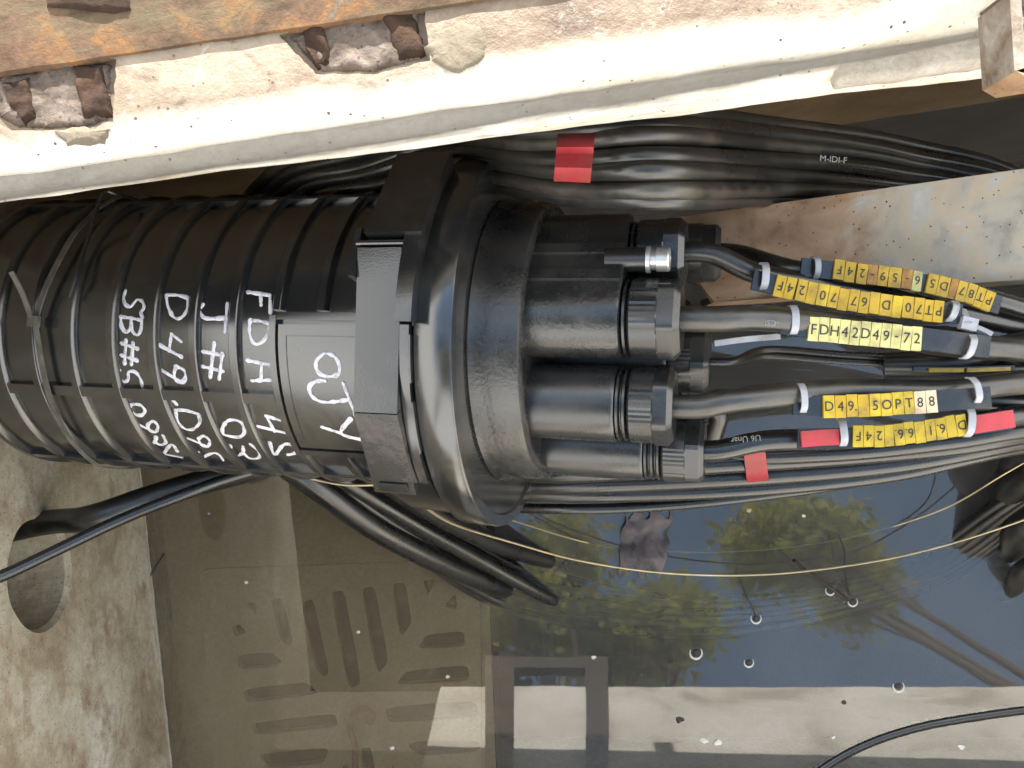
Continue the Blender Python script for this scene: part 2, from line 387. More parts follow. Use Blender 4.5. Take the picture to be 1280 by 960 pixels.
def water_mat():
    m, nt, bs, out = nodes('murky_pit_water')
    nt.nodes.remove(bs)
    tr = N(nt, 'ShaderNodeBsdfTransparent'); tr.inputs['Color'].default_value = (0.95, 0.90, 0.79, 1)
    sil = N(nt, 'ShaderNodeBsdfDiffuse'); sil.inputs['Color'].default_value = (0.36, 0.335, 0.30, 1)      # suspended silt
    vv_ = coords(nt); cl = noise_tex(nt, vv_, 4.0, 5, 0.6, 0.8)
    sf = N(nt, 'ShaderNodeMapRange'); nt.links.new(cl, sf.inputs['Value']); sf.inputs['From Min'].default_value = 0.3; sf.inputs['From Max'].default_value = 0.7; sf.inputs['To Min'].default_value = 0.12; sf.inputs['To Max'].default_value = 0.24
    # mud is stirred up over the shallow bench, the sump is clearer
    sx = N(nt, 'ShaderNodeSeparateXYZ'); nt.links.new(vv_, sx.inputs[0])
    sl_ = N(nt, 'ShaderNodeMapRange'); nt.links.new(sx.outputs['X'], sl_.inputs['Value']); sl_.inputs['From Min'].default_value = -0.06; sl_.inputs['From Max'].default_value = 0.02; sl_.inputs['To Min'].default_value = 0.05; sl_.inputs['To Max'].default_value = 0.0
    sad = N(nt, 'ShaderNodeMath', operation='ADD'); nt.links.new(sf.outputs[0], sad.inputs[0]); nt.links.new(sl_.outputs[0], sad.inputs[1]); sf = sad
    s5 = N(nt, 'ShaderNodeMath', operation='MULTIPLY'); nt.links.new(sl_.outputs[0], s5.inputs[0]); s5.inputs[1].default_value = 19.5
    nt.links.new(mix(nt, s5.outputs[0], (0.34, 0.34, 0.345), (0.58, 0.455, 0.30)), sil.inputs['Color'])
    body = N(nt, 'ShaderNodeMixShader'); nt.links.new(sf.outputs[0], body.inputs[0]); nt.links.new(tr.outputs[0], body.inputs[1]); nt.links.new(sil.outputs[0], body.inputs[2])
    gl = N(nt, 'ShaderNodeBsdfGlossy'); gl.inputs['Roughness'].default_value = 0.022
    fr = N(nt, 'ShaderNodeFresnel'); fr.inputs['IOR'].default_value = 1.92
    v = coords(nt); w = noise_tex(nt, v, 3.0, 3, 0.5)
    b = N(nt, 'ShaderNodeBump', Strength=0.02, Distance=0.02); nt.links.new(w, b.inputs['Height'])
    nt.links.new(b.outputs['Normal'], gl.inputs['Normal'])
    mx = N(nt, 'ShaderNodeMixShader'); nt.links.new(fr.outputs[0], mx.inputs[0]); nt.links.new(body.outputs[0], mx.inputs[1]); nt.links.new(gl.outputs[0], mx.inputs[2])
    nt.links.new(mx.outputs[0], out.inputs['Surface'])
    return m
M['water'] = water_mat()

def leaf_mat():
    m, nt, bs, out = nodes('leaves')
    oi = N(nt, 'ShaderNodeObjectInfo')
    v = coords(nt); f = noise_tex(nt, v, 1.6, 3)
    c = ramp(nt, f, [(0.3, (0.19, 0.22, 0.03)), (0.5, (0.28, 0.29, 0.05)), (0.7, (0.36, 0.33, 0.07))])
    nt.links.new(c, bs.inputs['Base Color']); bs.inputs['Roughness'].default_value = 0.6
    tl = N(nt, 'ShaderNodeBsdfTranslucent'); nt.links.new(c, tl.inputs['Color'])
    mx = N(nt, 'ShaderNodeMixShader'); mx.inputs[0].default_value = 0.55
    nt.links.new(bs.outputs[0], mx.inputs[1]); nt.links.new(tl.outputs[0], mx.inputs[2]); nt.links.new(mx.outputs[0], out.inputs['Surface'])
    return m
M['leaf'] = leaf_mat()
M['leaf_block'] = simple('sky_blocking_leaves', (0.028, 0.034, 0.017), 0.7, var=0.3, scale=3, bmp=0)

# ---------------------------------------------------------------- the pit: walls, rims, ground, floor, water
TH = R(8.6)
UX, UY = Vector((math.cos(TH), math.sin(TH), 0)), Vector((-math.sin(TH), math.cos(TH), 0))
RIM_Z = 0.70
LEFT_X0, RIGHT_X, BOT_Y = -0.475, 1.06, -0.640

def structure(o): o['kind'] = 'structure'; return o

def rim_point(u, v, z):           # u along the far rim, v across it (0 = poured edge line at x = 0, y = .139)
    return Vector((0, 0.139, 0)) + UX * u + UY * v + Vector((0, 0, z))

# far rim: cast profile (v, z) swept along u
prof = [(0.42, RIM_Z - 0.002), (0.10, RIM_Z), (0.030, RIM_Z), (0.014, RIM_Z - 0.0002), (0.0085, RIM_Z - 0.0012), (0.005, RIM_Z - 0.003), (0.002, RIM_Z - 0.006), (0.0004, RIM_Z - 0.0105), (0.0, RIM_Z - 0.016),
        (0.001, RIM_Z - 0.025), (0.003, RIM_Z - 0.033), (0.0028, RIM_Z - 0.039), (0.0, RIM_Z - 0.045), (-0.003, RIM_Z - 0.052), (-0.0042, RIM_Z - 0.064), (-0.0045, RIM_Z - 0.078),
        (-0.004, RIM_Z - 0.090), (-0.002, RIM_Z - 0.097), (0.001, RIM_Z - 0.101), (0.16, RIM_Z - 0.106), (0.42, RIM_Z - 0.106)]
bm = BM(); rings = []
us = [-0.75 + i * 0.006 for i in range(int(2.1 / 0.006) + 1)]
for u in us:
    ring = []
    kl = max(0.30, min(1.0, 0.66 + u * 1.15))          # the lip is worn shallower towards the left
    for j, (v, z) in enumerate(prof):
        if j > 8: z = RIM_Z - 0.016 - (RIM_Z - 0.016 - z) * kl
        n = noise.noise(Vector((u * 9, v * 30, z * 40))) * 0.0026 if 2 <= j <= 18 else 0
        n2 = noise.noise(Vector((u * 45, v * 80, z * 70 + 5))) * 0.0007 if 1 <= j <= 18 else 0
        ring.append(bm.verts.new(rim_point(u, v + n + n2, z + n2)))
    rings.append(ring)
for a, b in zip(rings, rings[1:]):
    for k in range(len(prof)):
        bm.faces.new((a[k], a[(k + 1) % len(prof)], b[(k + 1) % len(prof)], b[k]))
bm.faces.new(rings[0][::-1]); bm.faces.new(rings[-1])
RIM_ORG = rim_point(0, 0, RIM_Z)
rim_root = thing('concrete_rim', 'sunlit cast concrete rim with pale rounded lip along the top edge', 'rim', RIM_ORG)
rim_root.rotation_euler = (0, 0, TH)
def rim_part(name, bm, mat, parent=None, smooth=40):
    """world-space bmesh -> child of the turned rim"""
    inv = Matrix.Rotation(-TH, 4, 'Z') @ Matrix.Translation(-RIM_ORG)
    bm.transform(inv)
    bmesh.ops.recalc_face_normals(bm, faces=bm.faces)
    me = bpy.data.meshes.new(name)
    for f in bm.faces: f.smooth = True
    for e in bm.edges:
        if len(e.link_faces) == 2: e.smooth = e.calc_face_angle(0) < R(smooth)
    bm.to_mesh(me); bm.free(); me.materials.append(mat)
    o = bpy.data.objects.new(name, me); COL.objects.link(o); o.parent = parent or rim_root
    return o
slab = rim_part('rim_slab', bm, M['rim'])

def uv_at(px, py, z):             # photo pixel -> rim (u, v) at height z
    p = at(px, py, z) - Vector((0, 0.139, 0))
    return p.dot(UX), p.dot(UY)

# pockets cut into the rim
cuts = []
pockets = [[(-30, 100), (95, 72), (150, 78), (146, 155), (110, 165), (20, 166), (-8, 150)],
           [(352, 48), (500, -14), (530, -6), (538, 78), (470, 96), (398, 96), (372, 70)]]
cut_bm = BM()
def ragged(pl, n=7, amp=3.2, seed=0):
    out = []
    for i in range(len(pl)):
        a, c = pl[i], pl[(i + 1) % len(pl)]
        for k in range(n):
            t = k / n; x, y = a[0] + (c[0] - a[0]) * t, a[1] + (c[1] - a[1]) * t
            out.append((x + amp * noise.noise(Vector((x * .11, y * .11, seed))), y + amp * noise.noise(Vector((x * .11, y * .11, seed + 9)))))
    return out
pockets = [ragged(p, seed=q * 5) for q, p in enumerate(pockets)]
for pk in pockets:
    prism(cut_bm, [at(x, y, RIM_Z - 0.0038) for x, y in pk], (0, 0, 0.05))
bmesh.ops.recalc_face_normals(cut_bm, faces=cut_bm.faces)
inv = Matrix.Rotation(-TH, 4, 'Z') @ Matrix.Translation(-RIM_ORG); cut_bm.transform(inv)
cme = bpy.data.meshes.new('cut'); cut_bm.to_mesh(cme); cut_bm.free()
cut_o = bpy.data.objects.new('cut', cme); COL.objects.link(cut_o); cut_o.parent = rim_root
md = slab.modifiers.new('b', 'BOOLEAN'); md.object = cut_o; md.operation = 'DIFFERENCE'; md.solver = 'EXACT'
bpy.context.view_layer.update()
dg = bpy.context.evaluated_depsgraph_get()
me2 = bpy.data.meshes.new_from_object(slab.evaluated_get(dg)); slab.modifiers.clear(); slab.data = me2
bpy.data.objects.remove(cut_o)

def rough_patch(bm, outline, z, h, res=7, seed=0, edge=0.45, rough=0.4):
    """lumpy low mound filling a pixel outline at height z"""
    cx = sum(p[0] for p in outline) / len(outline); cy = sum(p[1] for p in outline) / len(outline)
    n = len(outline); dense = []
    for i in range(n):
        a, b = outline[i], outline[(i + 1) % n]
        for k in range(4):
            t = k / 4; w = 1 + 0.05 * noise.noise(Vector((i + t * 3, seed, 0)))
            dense.append((cx + (a[0] + (b[0] - a[0]) * t - cx) * w, cy + (a[1] + (b[1] - a[1]) * t - cy) * w))
    rings = []
    for r in range(res + 1):
        s = 1 - r / (res + 0.35); hh = h * min(1, (1 - s) / edge) if r else -0.004
        rg = []
        for (x, y) in dense:
            p = at(cx + (x - cx) * s, cy + (y - cy) * s, z)
            p.z = z + hh + (h * rough * noise.noise(p * 160 + Vector((seed, 0, 0))) if r else 0)
            rg.append(bm.verts.new(p))
        rings.append(rg)
    for a, b in zip(rings, rings[1:]):
        for k in range(len(a)): bm.faces.new((a[k], a[(k + 1) % len(a)], b[(k + 1) % len(a)], b[k]))
    bm.faces.new(rings[-1])
    return bm

zz = RIM_Z
for i, pk in enumerate(pockets):
    fl = BM(); rough_patch(fl, [(x, y) for x, y in pk], RIM_Z - 0.0048, 0.0030, 6, i * 7, 0.2, 0.7)
    pf = rim_part('pocket_floor', fl, M['aggregate'], smooth=80); pf['label'] = 'rough grey aggregate showing in the broken-out pocket'
lugs = [[(4, 102), (44, 94), (52, 154), (36, 164), (16, 140)], [(88, 76), (134, 78), (148, 152), (108, 160)],
        [(372, 22), (408, 14), (418, 88), (400, 94), (380, 66)], [(462, 2), (512, -10), (526, 40), (538, 76), (498, 86)]]
for i, lg in enumerate(lugs):
    b = BM(); rough_patch(b, ragged(lg, 5, 4.0, i), RIM_Z - 0.0050, 0.0048, 6, 40 + i, 0.3, 0.5)
    rim_part('rusty_lug', b, M['rust_dark'], smooth=80)
for name, out, z, h, mt in [('mortar_patch', [(545, 34), (580, 22), (606, 30), (616, 55), (604, 84), (570, 96), (540, 84), (528, 60)], zz, 0.0012, 'mortar'),
                            ('mortar_patch', [(62, 163), (95, 158), (140, 160), (132, 172), (118, 180), (80, 181)], zz, 0.0012, 'mortar')]:
    b = BM(); rough_patch(b, ragged(out, 4, 5.0, 3), z, h, 6, len(out), 0.6, 0.5); rim_part(name, b, M[mt], smooth=80)
# pale mortar strip smeared along the lip on the right
b = BM(); pth = [at(1042, 100, 0.655), at(1090, 94, 0.655), at(1150, 86, 0.655), at(1205, 77, 0.655), at(1245, 71, 0.655)]
pth = catmull(pth, 6)
rings = []
for i, p in enumerate(pth):
    w = 0.0052 * (1 + 0.25 * noise.noise(p * 120)); t = 0.004 * (1 + 0.3 * noise.noise(p * 90 + Vector((3, 0, 0))))
    if i in (0, len(pth) - 1): w *= 0.6
    rings.append([b.verts.new(p + UY * dv + Vector((0, 0, dz))) for dv, dz in ((0.012, w), (0.004 - t, w), (-t, 0.4 * w), (-t, -0.8 * w), (0.003 - t, -w * 1.3), (0.012, -w * 1.3))])
for x, y in zip(rings, rings[1:]):
    for k in range(6): b.faces.new((x[k], x[(k + 1) % 6], y[(k + 1) % 6], y[k]))
b.faces.new(rings[0][::-1]); b.faces.new(rings[-1])
rim_part('mortar_strip', b, M['mortar_pale'], smooth=60)

# rusted steel frame lying on the rim (top left), flaky edge
b = BM(); rings = []
for i in range(90):
    u = -0.62 + i * 0.0155
    e = 0.0415 + 0.0010 * noise.noise(Vector((u * 60, 1, 0))) + 0.0006 * noise.noise(Vector((u * 200, 4, 0)))
    rings.append([b.verts.new(rim_point(u, vv, z)) for vv, z in ((e, RIM_Z - 0.002), (e + 0.0008, RIM_Z + 0.0022 + 0.0006 * noise.noise(Vector((u * 40, 9, 0)))), (e + 0.012, RIM_Z + 0.004), (e + 0.05, RIM_Z + 0.004), (e + 0.058, RIM_Z + 0.004), (e + 0.058, RIM_Z - 0.002))])
for x, y in zip(rings, rings[1:]):
    for k in range(6): b.faces.new((x[k], x[(k + 1) % 6], y[(k + 1) % 6], y[k]))
b.faces.new(rings[0][::-1]); b.faces.new(rings[-1])
fo = rim_part('steel_edging', b, M['rust'], smooth=60); fo['label'] = 'rust orange flat steel edging along the back of the rim'
# dark rust flake plate on the frame
b = BM(); rough_patch(b, [(48, -14), (90, -16), (168, -10), (172, 14), (150, 20), (100, 14), (50, 10)], RIM_Z + 0.0042, 0.0025, 5, 77)
fk = rim_part('rust_scab', b, M['rust_dark'], fo, 80)

# chamber walls
def wall_box(name, pts, z0, z1, mat, label):
    b = BM(); prism(b, [Vector((x, y, z0)) for x, y in pts], (0, 0, z1 - z0))
    o = obj(name, b, mat, None, None, 30)
    tag(o, label, 'wall'); return o
Z0 = -0.55
fw = [rim_point(u, v, 0).xy for u, v in ((-0.75, 0.13), (1.35, 0.13), (1.35, 0.42), (-0.75, 0.42))]
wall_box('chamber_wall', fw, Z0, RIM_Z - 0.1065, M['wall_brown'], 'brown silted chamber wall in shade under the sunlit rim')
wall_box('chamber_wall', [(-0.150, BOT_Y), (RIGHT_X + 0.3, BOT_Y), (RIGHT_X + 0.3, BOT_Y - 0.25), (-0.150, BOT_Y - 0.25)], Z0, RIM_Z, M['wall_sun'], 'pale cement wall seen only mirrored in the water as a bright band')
wall_box('chamber_wall', [(-0.8, BOT_Y - 0.01), (-0.152, BOT_Y - 0.01), (-0.152, BOT_Y - 0.25), (-0.8, BOT_Y - 0.25)], Z0, RIM_Z - 0.002, M['wall_shade'], 'near wall with shade painted into its dark brown, left of the bright mirrored band')
wall_box('chamber_wall', [(RIGHT_X, BOT_Y + 0.001), (RIGHT_X + 0.25, BOT_Y + 0.001), (RIGHT_X + 0.25, 0.45), (RIGHT_X, 0.45)], Z0, RIM_Z - 0.108, M['wall'], 'stained concrete wall that carries the galvanised beam')

# left wall with a duct hole
wa, wb = at(180, 640, 0), at(214, 960, 0)
wd = (wb - wa).normalized(); wn_ = Vector((-wd.y, wd.x, 0))
if wn_.x < 0: wn_ = -wn_                       # points into the pit
HC_px, HC_py = 52, 716
# hole centre on the wall plane along the view ray
ray = at(HC_px, HC_py, 0) - Vector((0, 0, CAM_Z)); 
tt = (wa - Vector((0, 0, CAM_Z))).dot(wn_) / ray.dot(wn_)
HC = Vector((0, 0, CAM_Z)) + ray * tt
HR = 0.058
def wl_pt(s, z): return wa + wd * s + Vector((0, 0, z))
hs, hz = (HC - wa).dot(wd), HC.z
b = BM()
nseg = 48; s0, s1, z0, z1 = -0.45, 0.62, Z0, RIM_Z - 0.004
inner = []; outer = []; back = []
for k in range(nseg):
    a = 2 * math.pi * k / nseg; ca, sa = math.cos(a), math.sin(a)
    rr = HR * (1 + 0.03 * noise.noise(Vector((ca * 2, sa * 2, 3))))
    p = wl_pt(hs + rr * ca, hz + rr * sa)
    inner.append((b.verts.new(p), b.verts.new(p + wn_ * -0.006 - (wd * ca + Vector((0, 0, sa))) * 0.004), b.verts.new(p - wn_ * 0.30 - (wd * ca + Vector((0, 0, sa))) * 0.004)))
    m_ = 1 / max(abs(ca), abs(sa)); o_ = 0.09
    outer.append(b.verts.new(wl_pt(hs + o_ * ca * m_, hz + o_ * sa * m_)))
for k in range(nseg):
    k2 = (k + 1) % nseg
    b.faces.new((inner[k][0], inner[k2][0], outer[k2], outer[k]))
    b.faces.new((inner[k][1], inner[k2][1], inner[k2][0], inner[k][0]))
    b.faces.new((inner[k][2], inner[k2][2], inner[k2][1], inner[k][1]))
b.faces.new([i[2] for i in inner])
def quad(sa, sb, za, zb):
    b.faces.new([b.verts.new(wl_pt(x, z)) for x, z in ((sa, za), (sb, za), (sb, zb), (sa, zb))])
L_, R_, B_, T_ = hs - 0.09, hs + 0.09, hz - 0.09, hz + 0.09
quad(s0, L_, z0, z1); quad(R_, s1, z0, z1); quad(L_, R_, z0, B_); quad(L_, R_, T_, z1)
bmesh.ops.remove_doubles(b, verts=b.verts, dist=1e-5)
bk = [wl_pt(x, z) - wn_ * 0.31 for x, z in ((s0, z0), (s1, z0), (s1, z1), (s0, z1))]
fr_ = [wl_pt(x, z) for x, z in ((s0, z0), (s1, z0), (s1, z1), (s0, z1))]
b.faces.new([b.verts.new(p) for p in bk])
for i in range(4): b.faces.new([b.verts.new(p) for p in (fr_[i], fr_[(i + 1) % 4], bk[(i + 1) % 4], bk[i])])
lw = obj('chamber_wall', b, M['wall'], None, None, None)
tag(lw, 'stained concrete wall at lower left with a round duct hole', 'wall')
# waterline deposit ridge
b = BM(); pth = []
for i in range(60):
    s = -0.1 + i * 0.0115; pth.append(wl_pt(s, 0.002 + 0.001 * noise.noise(Vector((s * 60, 0, 0)))) + wn_ * 0.001)
tube(b, pth, 0.002, 6, rs=[0.0016 * (1.0 + 0.7 * noise.noise(Vector((i * 0.7, 2, 0)))) for i in range(60)])
obj('waterline_crust', b, M['mortar_pale'], lw)

# ground around the pit
b = BM(); G = 220
def gq(x0, x1, y0, y1): b.faces.new([b.verts.new((x, y, RIM_Z - 0.005)) for x, y in ((x0, y0), (x1, y0), (x1, y1), (x0, y1))])
gq(-G, G, 0.52, G); gq(-G, G, -G, BOT_Y - 0.2); gq(-G, -0.55, BOT_Y - 0.2, 0.52); gq(RIGHT_X + 0.12, G, BOT_Y - 0.2, 0.52)
structure(obj('ground', b, M['ground'], None, None, None))
# floor: shallow bench on the left, deep sump on the right
SH = -0.052; XS = at(606, 700, SH).x
b = BM(); prism(b, [Vector((x, y, Z0)) for x, y in ((-0.75, BOT_Y), (XS + 0.02, BOT_Y), (XS - 0.005, 0.0), (XS - 0.02, 0.5), (-0.75, 0.5))], (0, 0, SH - Z0 - 0.03))
structure(obj('floor_bench', b, M['void'], None, None, None))  # near-black base paints the shade of the hollow below the grate slots
b = BM(); prism(b, [Vector((x, y, Z0 - 0.02)) for x, y in ((-0.75, BOT_Y), (RIGHT_X, BOT_Y), (RIGHT_X, 0.5), (-0.75, 0.5))], (0, 0, 0.13))
structure(obj('floor_sump', b, M['deep_silt'], None, None, None))
# water
b = BM(); b.faces.new([b.verts.new((x, y, 0)) for x, y in ((-0.6, BOT_Y - 0.05), (RIGHT_X + 0.05, BOT_Y - 0.05), (RIGHT_X + 0.05, 0.5), (-0.6, 0.5))])
structure(obj('water', b, M['water'], None, None, None))

# silt sheet with the slotted grate cast in it (curve fill with holes)
def crop7(x, y): return at(x / 2, 580 + y / 2, SH)
slots = [[(680, 335), (708, 333), (735, 445), (722, 452), (700, 430)], [(755, 345), (785, 335), (825, 520), (810, 530), (790, 505)],
         [(828, 318), (862, 314), (905, 545), (880, 558), (868, 540)], [(905, 308), (938, 304), (972, 490), (950, 520), (938, 500)],
         [(980, 298), (1015, 294), (1030, 395), (1008, 425), (998, 415)], [(1058, 290), (1090, 286), (1072, 330)], [(1110, 355), (1140, 320), (1143, 362)],
         [(605, 345), (640, 345), (645, 378)], [(583, 405), (600, 398), (620, 420), (590, 430)],
         [(596, 475), (680, 468), (710, 492), (690, 505), (600, 512)], [(612, 560), (770, 542), (800, 572), (618, 595)],
         [(630, 645), (840, 620), (846, 655), (640, 675)], [(645, 722), (825, 705), (812, 745), (680, 758)],
         [(1045, 460), (1065, 425), (1160, 415), (1163, 455)], [(990, 550), (1015, 515), (1170, 500), (1175, 540)],
         [(965, 605), (1100, 595), (1190, 590), (1195, 630), (970, 645)], [(1020, 700), (1045, 690), (1200, 690), (1200, 715), (1050, 727)],
         [(900, 708), (930, 704), (960, 900), (925, 905)], [(850, 760), (872, 742), (885, 900), (860, 905)], [(975, 748), (1000, 770), (1020, 880), (990, 890)]]
def fill_with_holes(name, outline, holes, z, thick, mat):
    cu = bpy.data.curves.new(name, 'CURVE'); cu.dimensions = '2D'; cu.fill_mode = 'BOTH'; cu.extrude = thick / 2
    for pl in [outline] + holes:
        sp = cu.splines.new('POLY'); sp.points.add(len(pl) - 1); sp.use_cyclic_u = True
        for q, p in zip(sp.points, pl): q.co = (p.x, p.y, 0, 1)
    o = bpy.data.objects.new(name, cu); COL.objects.link(o)
    bpy.context.view_layer.update()
    me = bpy.data.meshes.new_from_object(o.evaluated_get(bpy.context.evaluated_depsgraph_get()))
    bpy.data.objects.remove(o); me.transform(Matrix.Translation((0, 0, z - thick / 2)))
    me.materials.clear()
    return me
def soften(pl, k=0.22):
    out = []; n = len(pl)
    for i in range(n):
        a, c, d = pl[i - 1], pl[i], pl[(i + 1) % n]
        for s in (0, 0.33, 0.66, 1):
            p0 = c + (a - c) * k; p1 = c + (d - c) * k
            out.append(p0 * (1 - s) ** 2 + c * 2 * s * (1 - s) + p1 * s * s)
    return out
plate = [crop7(*p) for p in ((500, 262), (1200, 238), (1206, 1000), (560, 1040))]
grate = link('floor_grate', fill_with_holes('floor_grate', soften(plate, 0.04), [soften([crop7(*p) for p in s]) for s in slots], SH + 0.004, 0.014, M['grate']), M['grate'])
tag(grate, 'silt covered square floor grate with slots fanning out, under shallow water', 'grate')
# silt skin around the grate
outer_ = [Vector((x, y, SH)) for x, y in ((-0.70, BOT_Y + 0.002), (XS + 0.019, BOT_Y + 0.002), (XS - 0.0055, 0.0), (XS - 0.021, 0.45), (-0.70, 0.45))]
hole_ = [p + (p - crop7(890, 640)).normalized() * 0.001 for p in soften(plate, 0.04)]
structure(link('floor_silt', fill_with_holes('floor_silt', outer_, [hole_], SH, 0.013, M['silt']), M['silt']))

# dark iron frame hooked over the near wall (it shows mirrored in the water)
b = BM(); yb = BOT_Y + 0.012
irn = thing('iron_step_frame', 'dark brown rectangular iron frame mirrored in the water near the bottom edge', 'iron frame', (0.07, yb, 0.28))
def upright(x0, x1, zt, x2, x3, zb):             # the two legs splay towards the top
    b = BM(); y0 = Vector((0, -0.011, 0))
    prism(b, [Vector((x0, yb, zt)) + y0, Vector((x1, yb, zt)) + y0, Vector((x3, yb, zb)) + y0, Vector((x2, yb, zb)) + y0], (0, 0.022, 0))
    obj('upright', bevel(b, 0.004), M['frame_rust'], irn)
kx = lambda px, z: (px - 640) / FPX * (CAM_Z + z)
upright(kx(606, .83), kx(642, .83), .83, kx(606, .28), kx(642, .28), .28)
upright(kx(732, .83), kx(760, .83), .83, kx(732, .28), kx(760, .28), .28)
b = BM(); box(b, ((kx(642, .8) + kx(732, .8)) / 2, yb, .7925), ((kx(732, .8) - kx(642, .8)) / 2 + .004, 0, 0), (0, 0.0095, 0), (0, 0, 0.0375)); obj('crossbar', bevel(b, 0.004), M['frame_rust'], irn)

# galvanised beam from the right wall
bz0, bz1 = 0.438, 0.490
TL, BL = at(815, 276, bz0), at(893, 378, bz0)
TR, BR = at(1500, 180, bz1), at(1500, 333, bz1)
dirb = ((TR - TL).normalized() + (BR - BL).normalized()).normalized(); dirb.z = 0
TE, BE = TR + dirb * 0.62, BR + dirb * 0.62
beam = thing('galvanised_beam', 'weathered galvanised steel beam with rusty brown end beside the coil', 'beam', at(820, 300, bz0 - 0.05))
b = BM(); dn = Vector((0, 0, -0.008)); top = [TL, BL, BR, BE, TE, TR]
prism(b, [p + dn for p in top], -dn); bevel(b, 0.0012); obj('web_plate', b, M['galv'], beam)
b = BM(); side = (TL - BL).normalized()
w = Vector((0, 0.006, 0))
prism(b, [TL + dn * 1.05, TR + dn * 1.05, TR + dn * 1.05 - w, TL + dn * 1.05 - w], (0, 0, -0.04)); obj('flange', b, M['galv'], beam)
b = BM(); prism(b, [BL + dn * 1.05 + w, BR + dn * 1.05 + w, BR + dn * 1.05, BL + dn * 1.05], (0, 0, -0.04)); obj('flange', b, M['galv'], beam)

# hinge lug at the top right corner on the rim
lug = thing('hinge_bracket', 'rusty edged steel channel bracket at the top right corner of the rim', 'bracket', at(1262, 60, 0.66))
zt = 0.72
def lugplate(name, pts, h, mt):
    b = BM(); prism(b, [at(x, y, zt) - Vector((0, 0, h)) for x, y in pts], (0, 0, h)); bevel(b, 0.001); obj(name, b, mt, lug)
lugplate('web_plate', [(1262, -8), (1276, -12), (1283, 92), (1268, 88)], 0.026, M['rust_pale'])
lugplate('side_plate', [(1263, -14), (1350, -28), (1351, -14), (1276.5, -4)], 0.026, M['rust_pale'])
lugplate('side_plate', [(1270, 88.5), (1284, 84), (1360, 72), (1361, 86), (1286, 98)], 0.026, M['galv'])

# ---------------------------------------------------------------- trees beyond the pit, mirrored in the water, and one added to block sky
def tree(name, label, base, crowns, nleaf, seed, leaf='leaf'):
    random.seed(seed)
    t = thing(name, label, 'tree', base, 'trees mirrored in the pit water, and one added to block sky')
    base = Vector(base); b = BM()
    tops = [Vector(c[0]) for c in crowns]; fork = base * 0.7 + tops[0] * 0.3; fork.z = base.z + 2.4
    tube(b, catmull([base - Vector((0, 0, .2)), base * 0.6 + fork * 0.4 + Vector((.05, .04, 0)), fork], 6), 0.1, 10, rs=[0.15 - 0.07 * i / 12 for i in range(13)])
    for c, r in crowns:
        c = Vector(c); mid = fork * 0.5 + c * 0.5 + Vector((0, 0, 0.25))
        tube(b, catmull([fork - Vector((0, 0, .1)), mid, c], 6), 0.05, 8, rs=[0.075 - 0.055 * i / 12 for i in range(13)])
        for k in range(9):
            d = Vector((random.gauss(0, 1), random.gauss(0, 1), random.gauss(0, 0.7))).normalized() * r * random.uniform(.6, 1)
            s = mid.lerp(c, random.uniform(.4, 1))
            tube(b, catmull([s, s.lerp(c + d, .5) + Vector((0, 0, .08)), c + d], 4), 0.012, 5)
    obj('trunk', b, M['bark'], t)
    b = BM()
    for c, r in crowns:
        clumps = [Vector(c) + Vector((random.gauss(0, 1), random.gauss(0, 1), random.gauss(0, .7))).normalized() * r * random.uniform(.25, 1) for _ in range(26)]
        for _ in range(int(nleaf * r)):
            q = random.choice(clumps) + Vector((random.gauss(0, 1), random.gauss(0, 1), random.gauss(0, 1))) * 0.17
            ax = Vector((random.gauss(0, 1), random.gauss(0, 1), random.gauss(0, .6))).normalized()
            sd_ = ax.cross(Vector((random.gauss(0, .5), random.gauss(0, .5), 1))).normalized(); L = random.uniform(.05, .09)
            v = [b.verts.new(q + ax * (-L)), b.verts.new(q + sd_ * L * .42), b.verts.new(q + ax * L), b.verts.new(q - sd_ * L * .42)]
            b.faces.new(v)
    cr = obj('crown', b, M[leaf], t, smooth=None)
    return t
ZT = 8.0
def over(px, py, dz=0):               # where a branch hangs so that it shows mirrored around this spot of the water
    return Vector(((px - 640) / FPX * (CAM_Z + ZT + dz), (480 - py) / FPX * (CAM_Z + ZT + dz), ZT + dz))
tree('broadleaf_tree', 'yellow green tree mirrored in the water above the iron frame', (1.2, -7.6, RIM_Z - .01), [(over(665, 775), .45), (over(760, 800, .5), .55), (over(840, 790, .6), .40), (over(705, 690, .6), .30)], 3600, 3)
tree('broadleaf_tree', 'green tree mirrored in the water behind the floating twig', (7.6, -4.6, RIM_Z - .01), [(over(1015, 680), .48), (over(1065, 740, .6), .38), (over(960, 690, -.3), .25)], 3600, 9)
tree('broadleaf_tree', 'added unseen dark tree keeping blue sky off the water over the grate', (-4.6, -5.4, RIM_Z - .01), [(over(330, 700), 1.1), (over(480, 730, .6), 1.0), (over(340, 880, .5), 1.2), (over(500, 880, -.4), 1.0), (over(430, 800, .9), 1.2), (over(280, 640, .2), .9), (over(540, 790, .9), .7), (over(420, 640, .5), 1.0), (over(540, 690, .5), .8)], 4200, 15, 'leaf_block')  # added out of view to block the blue sky's reflection

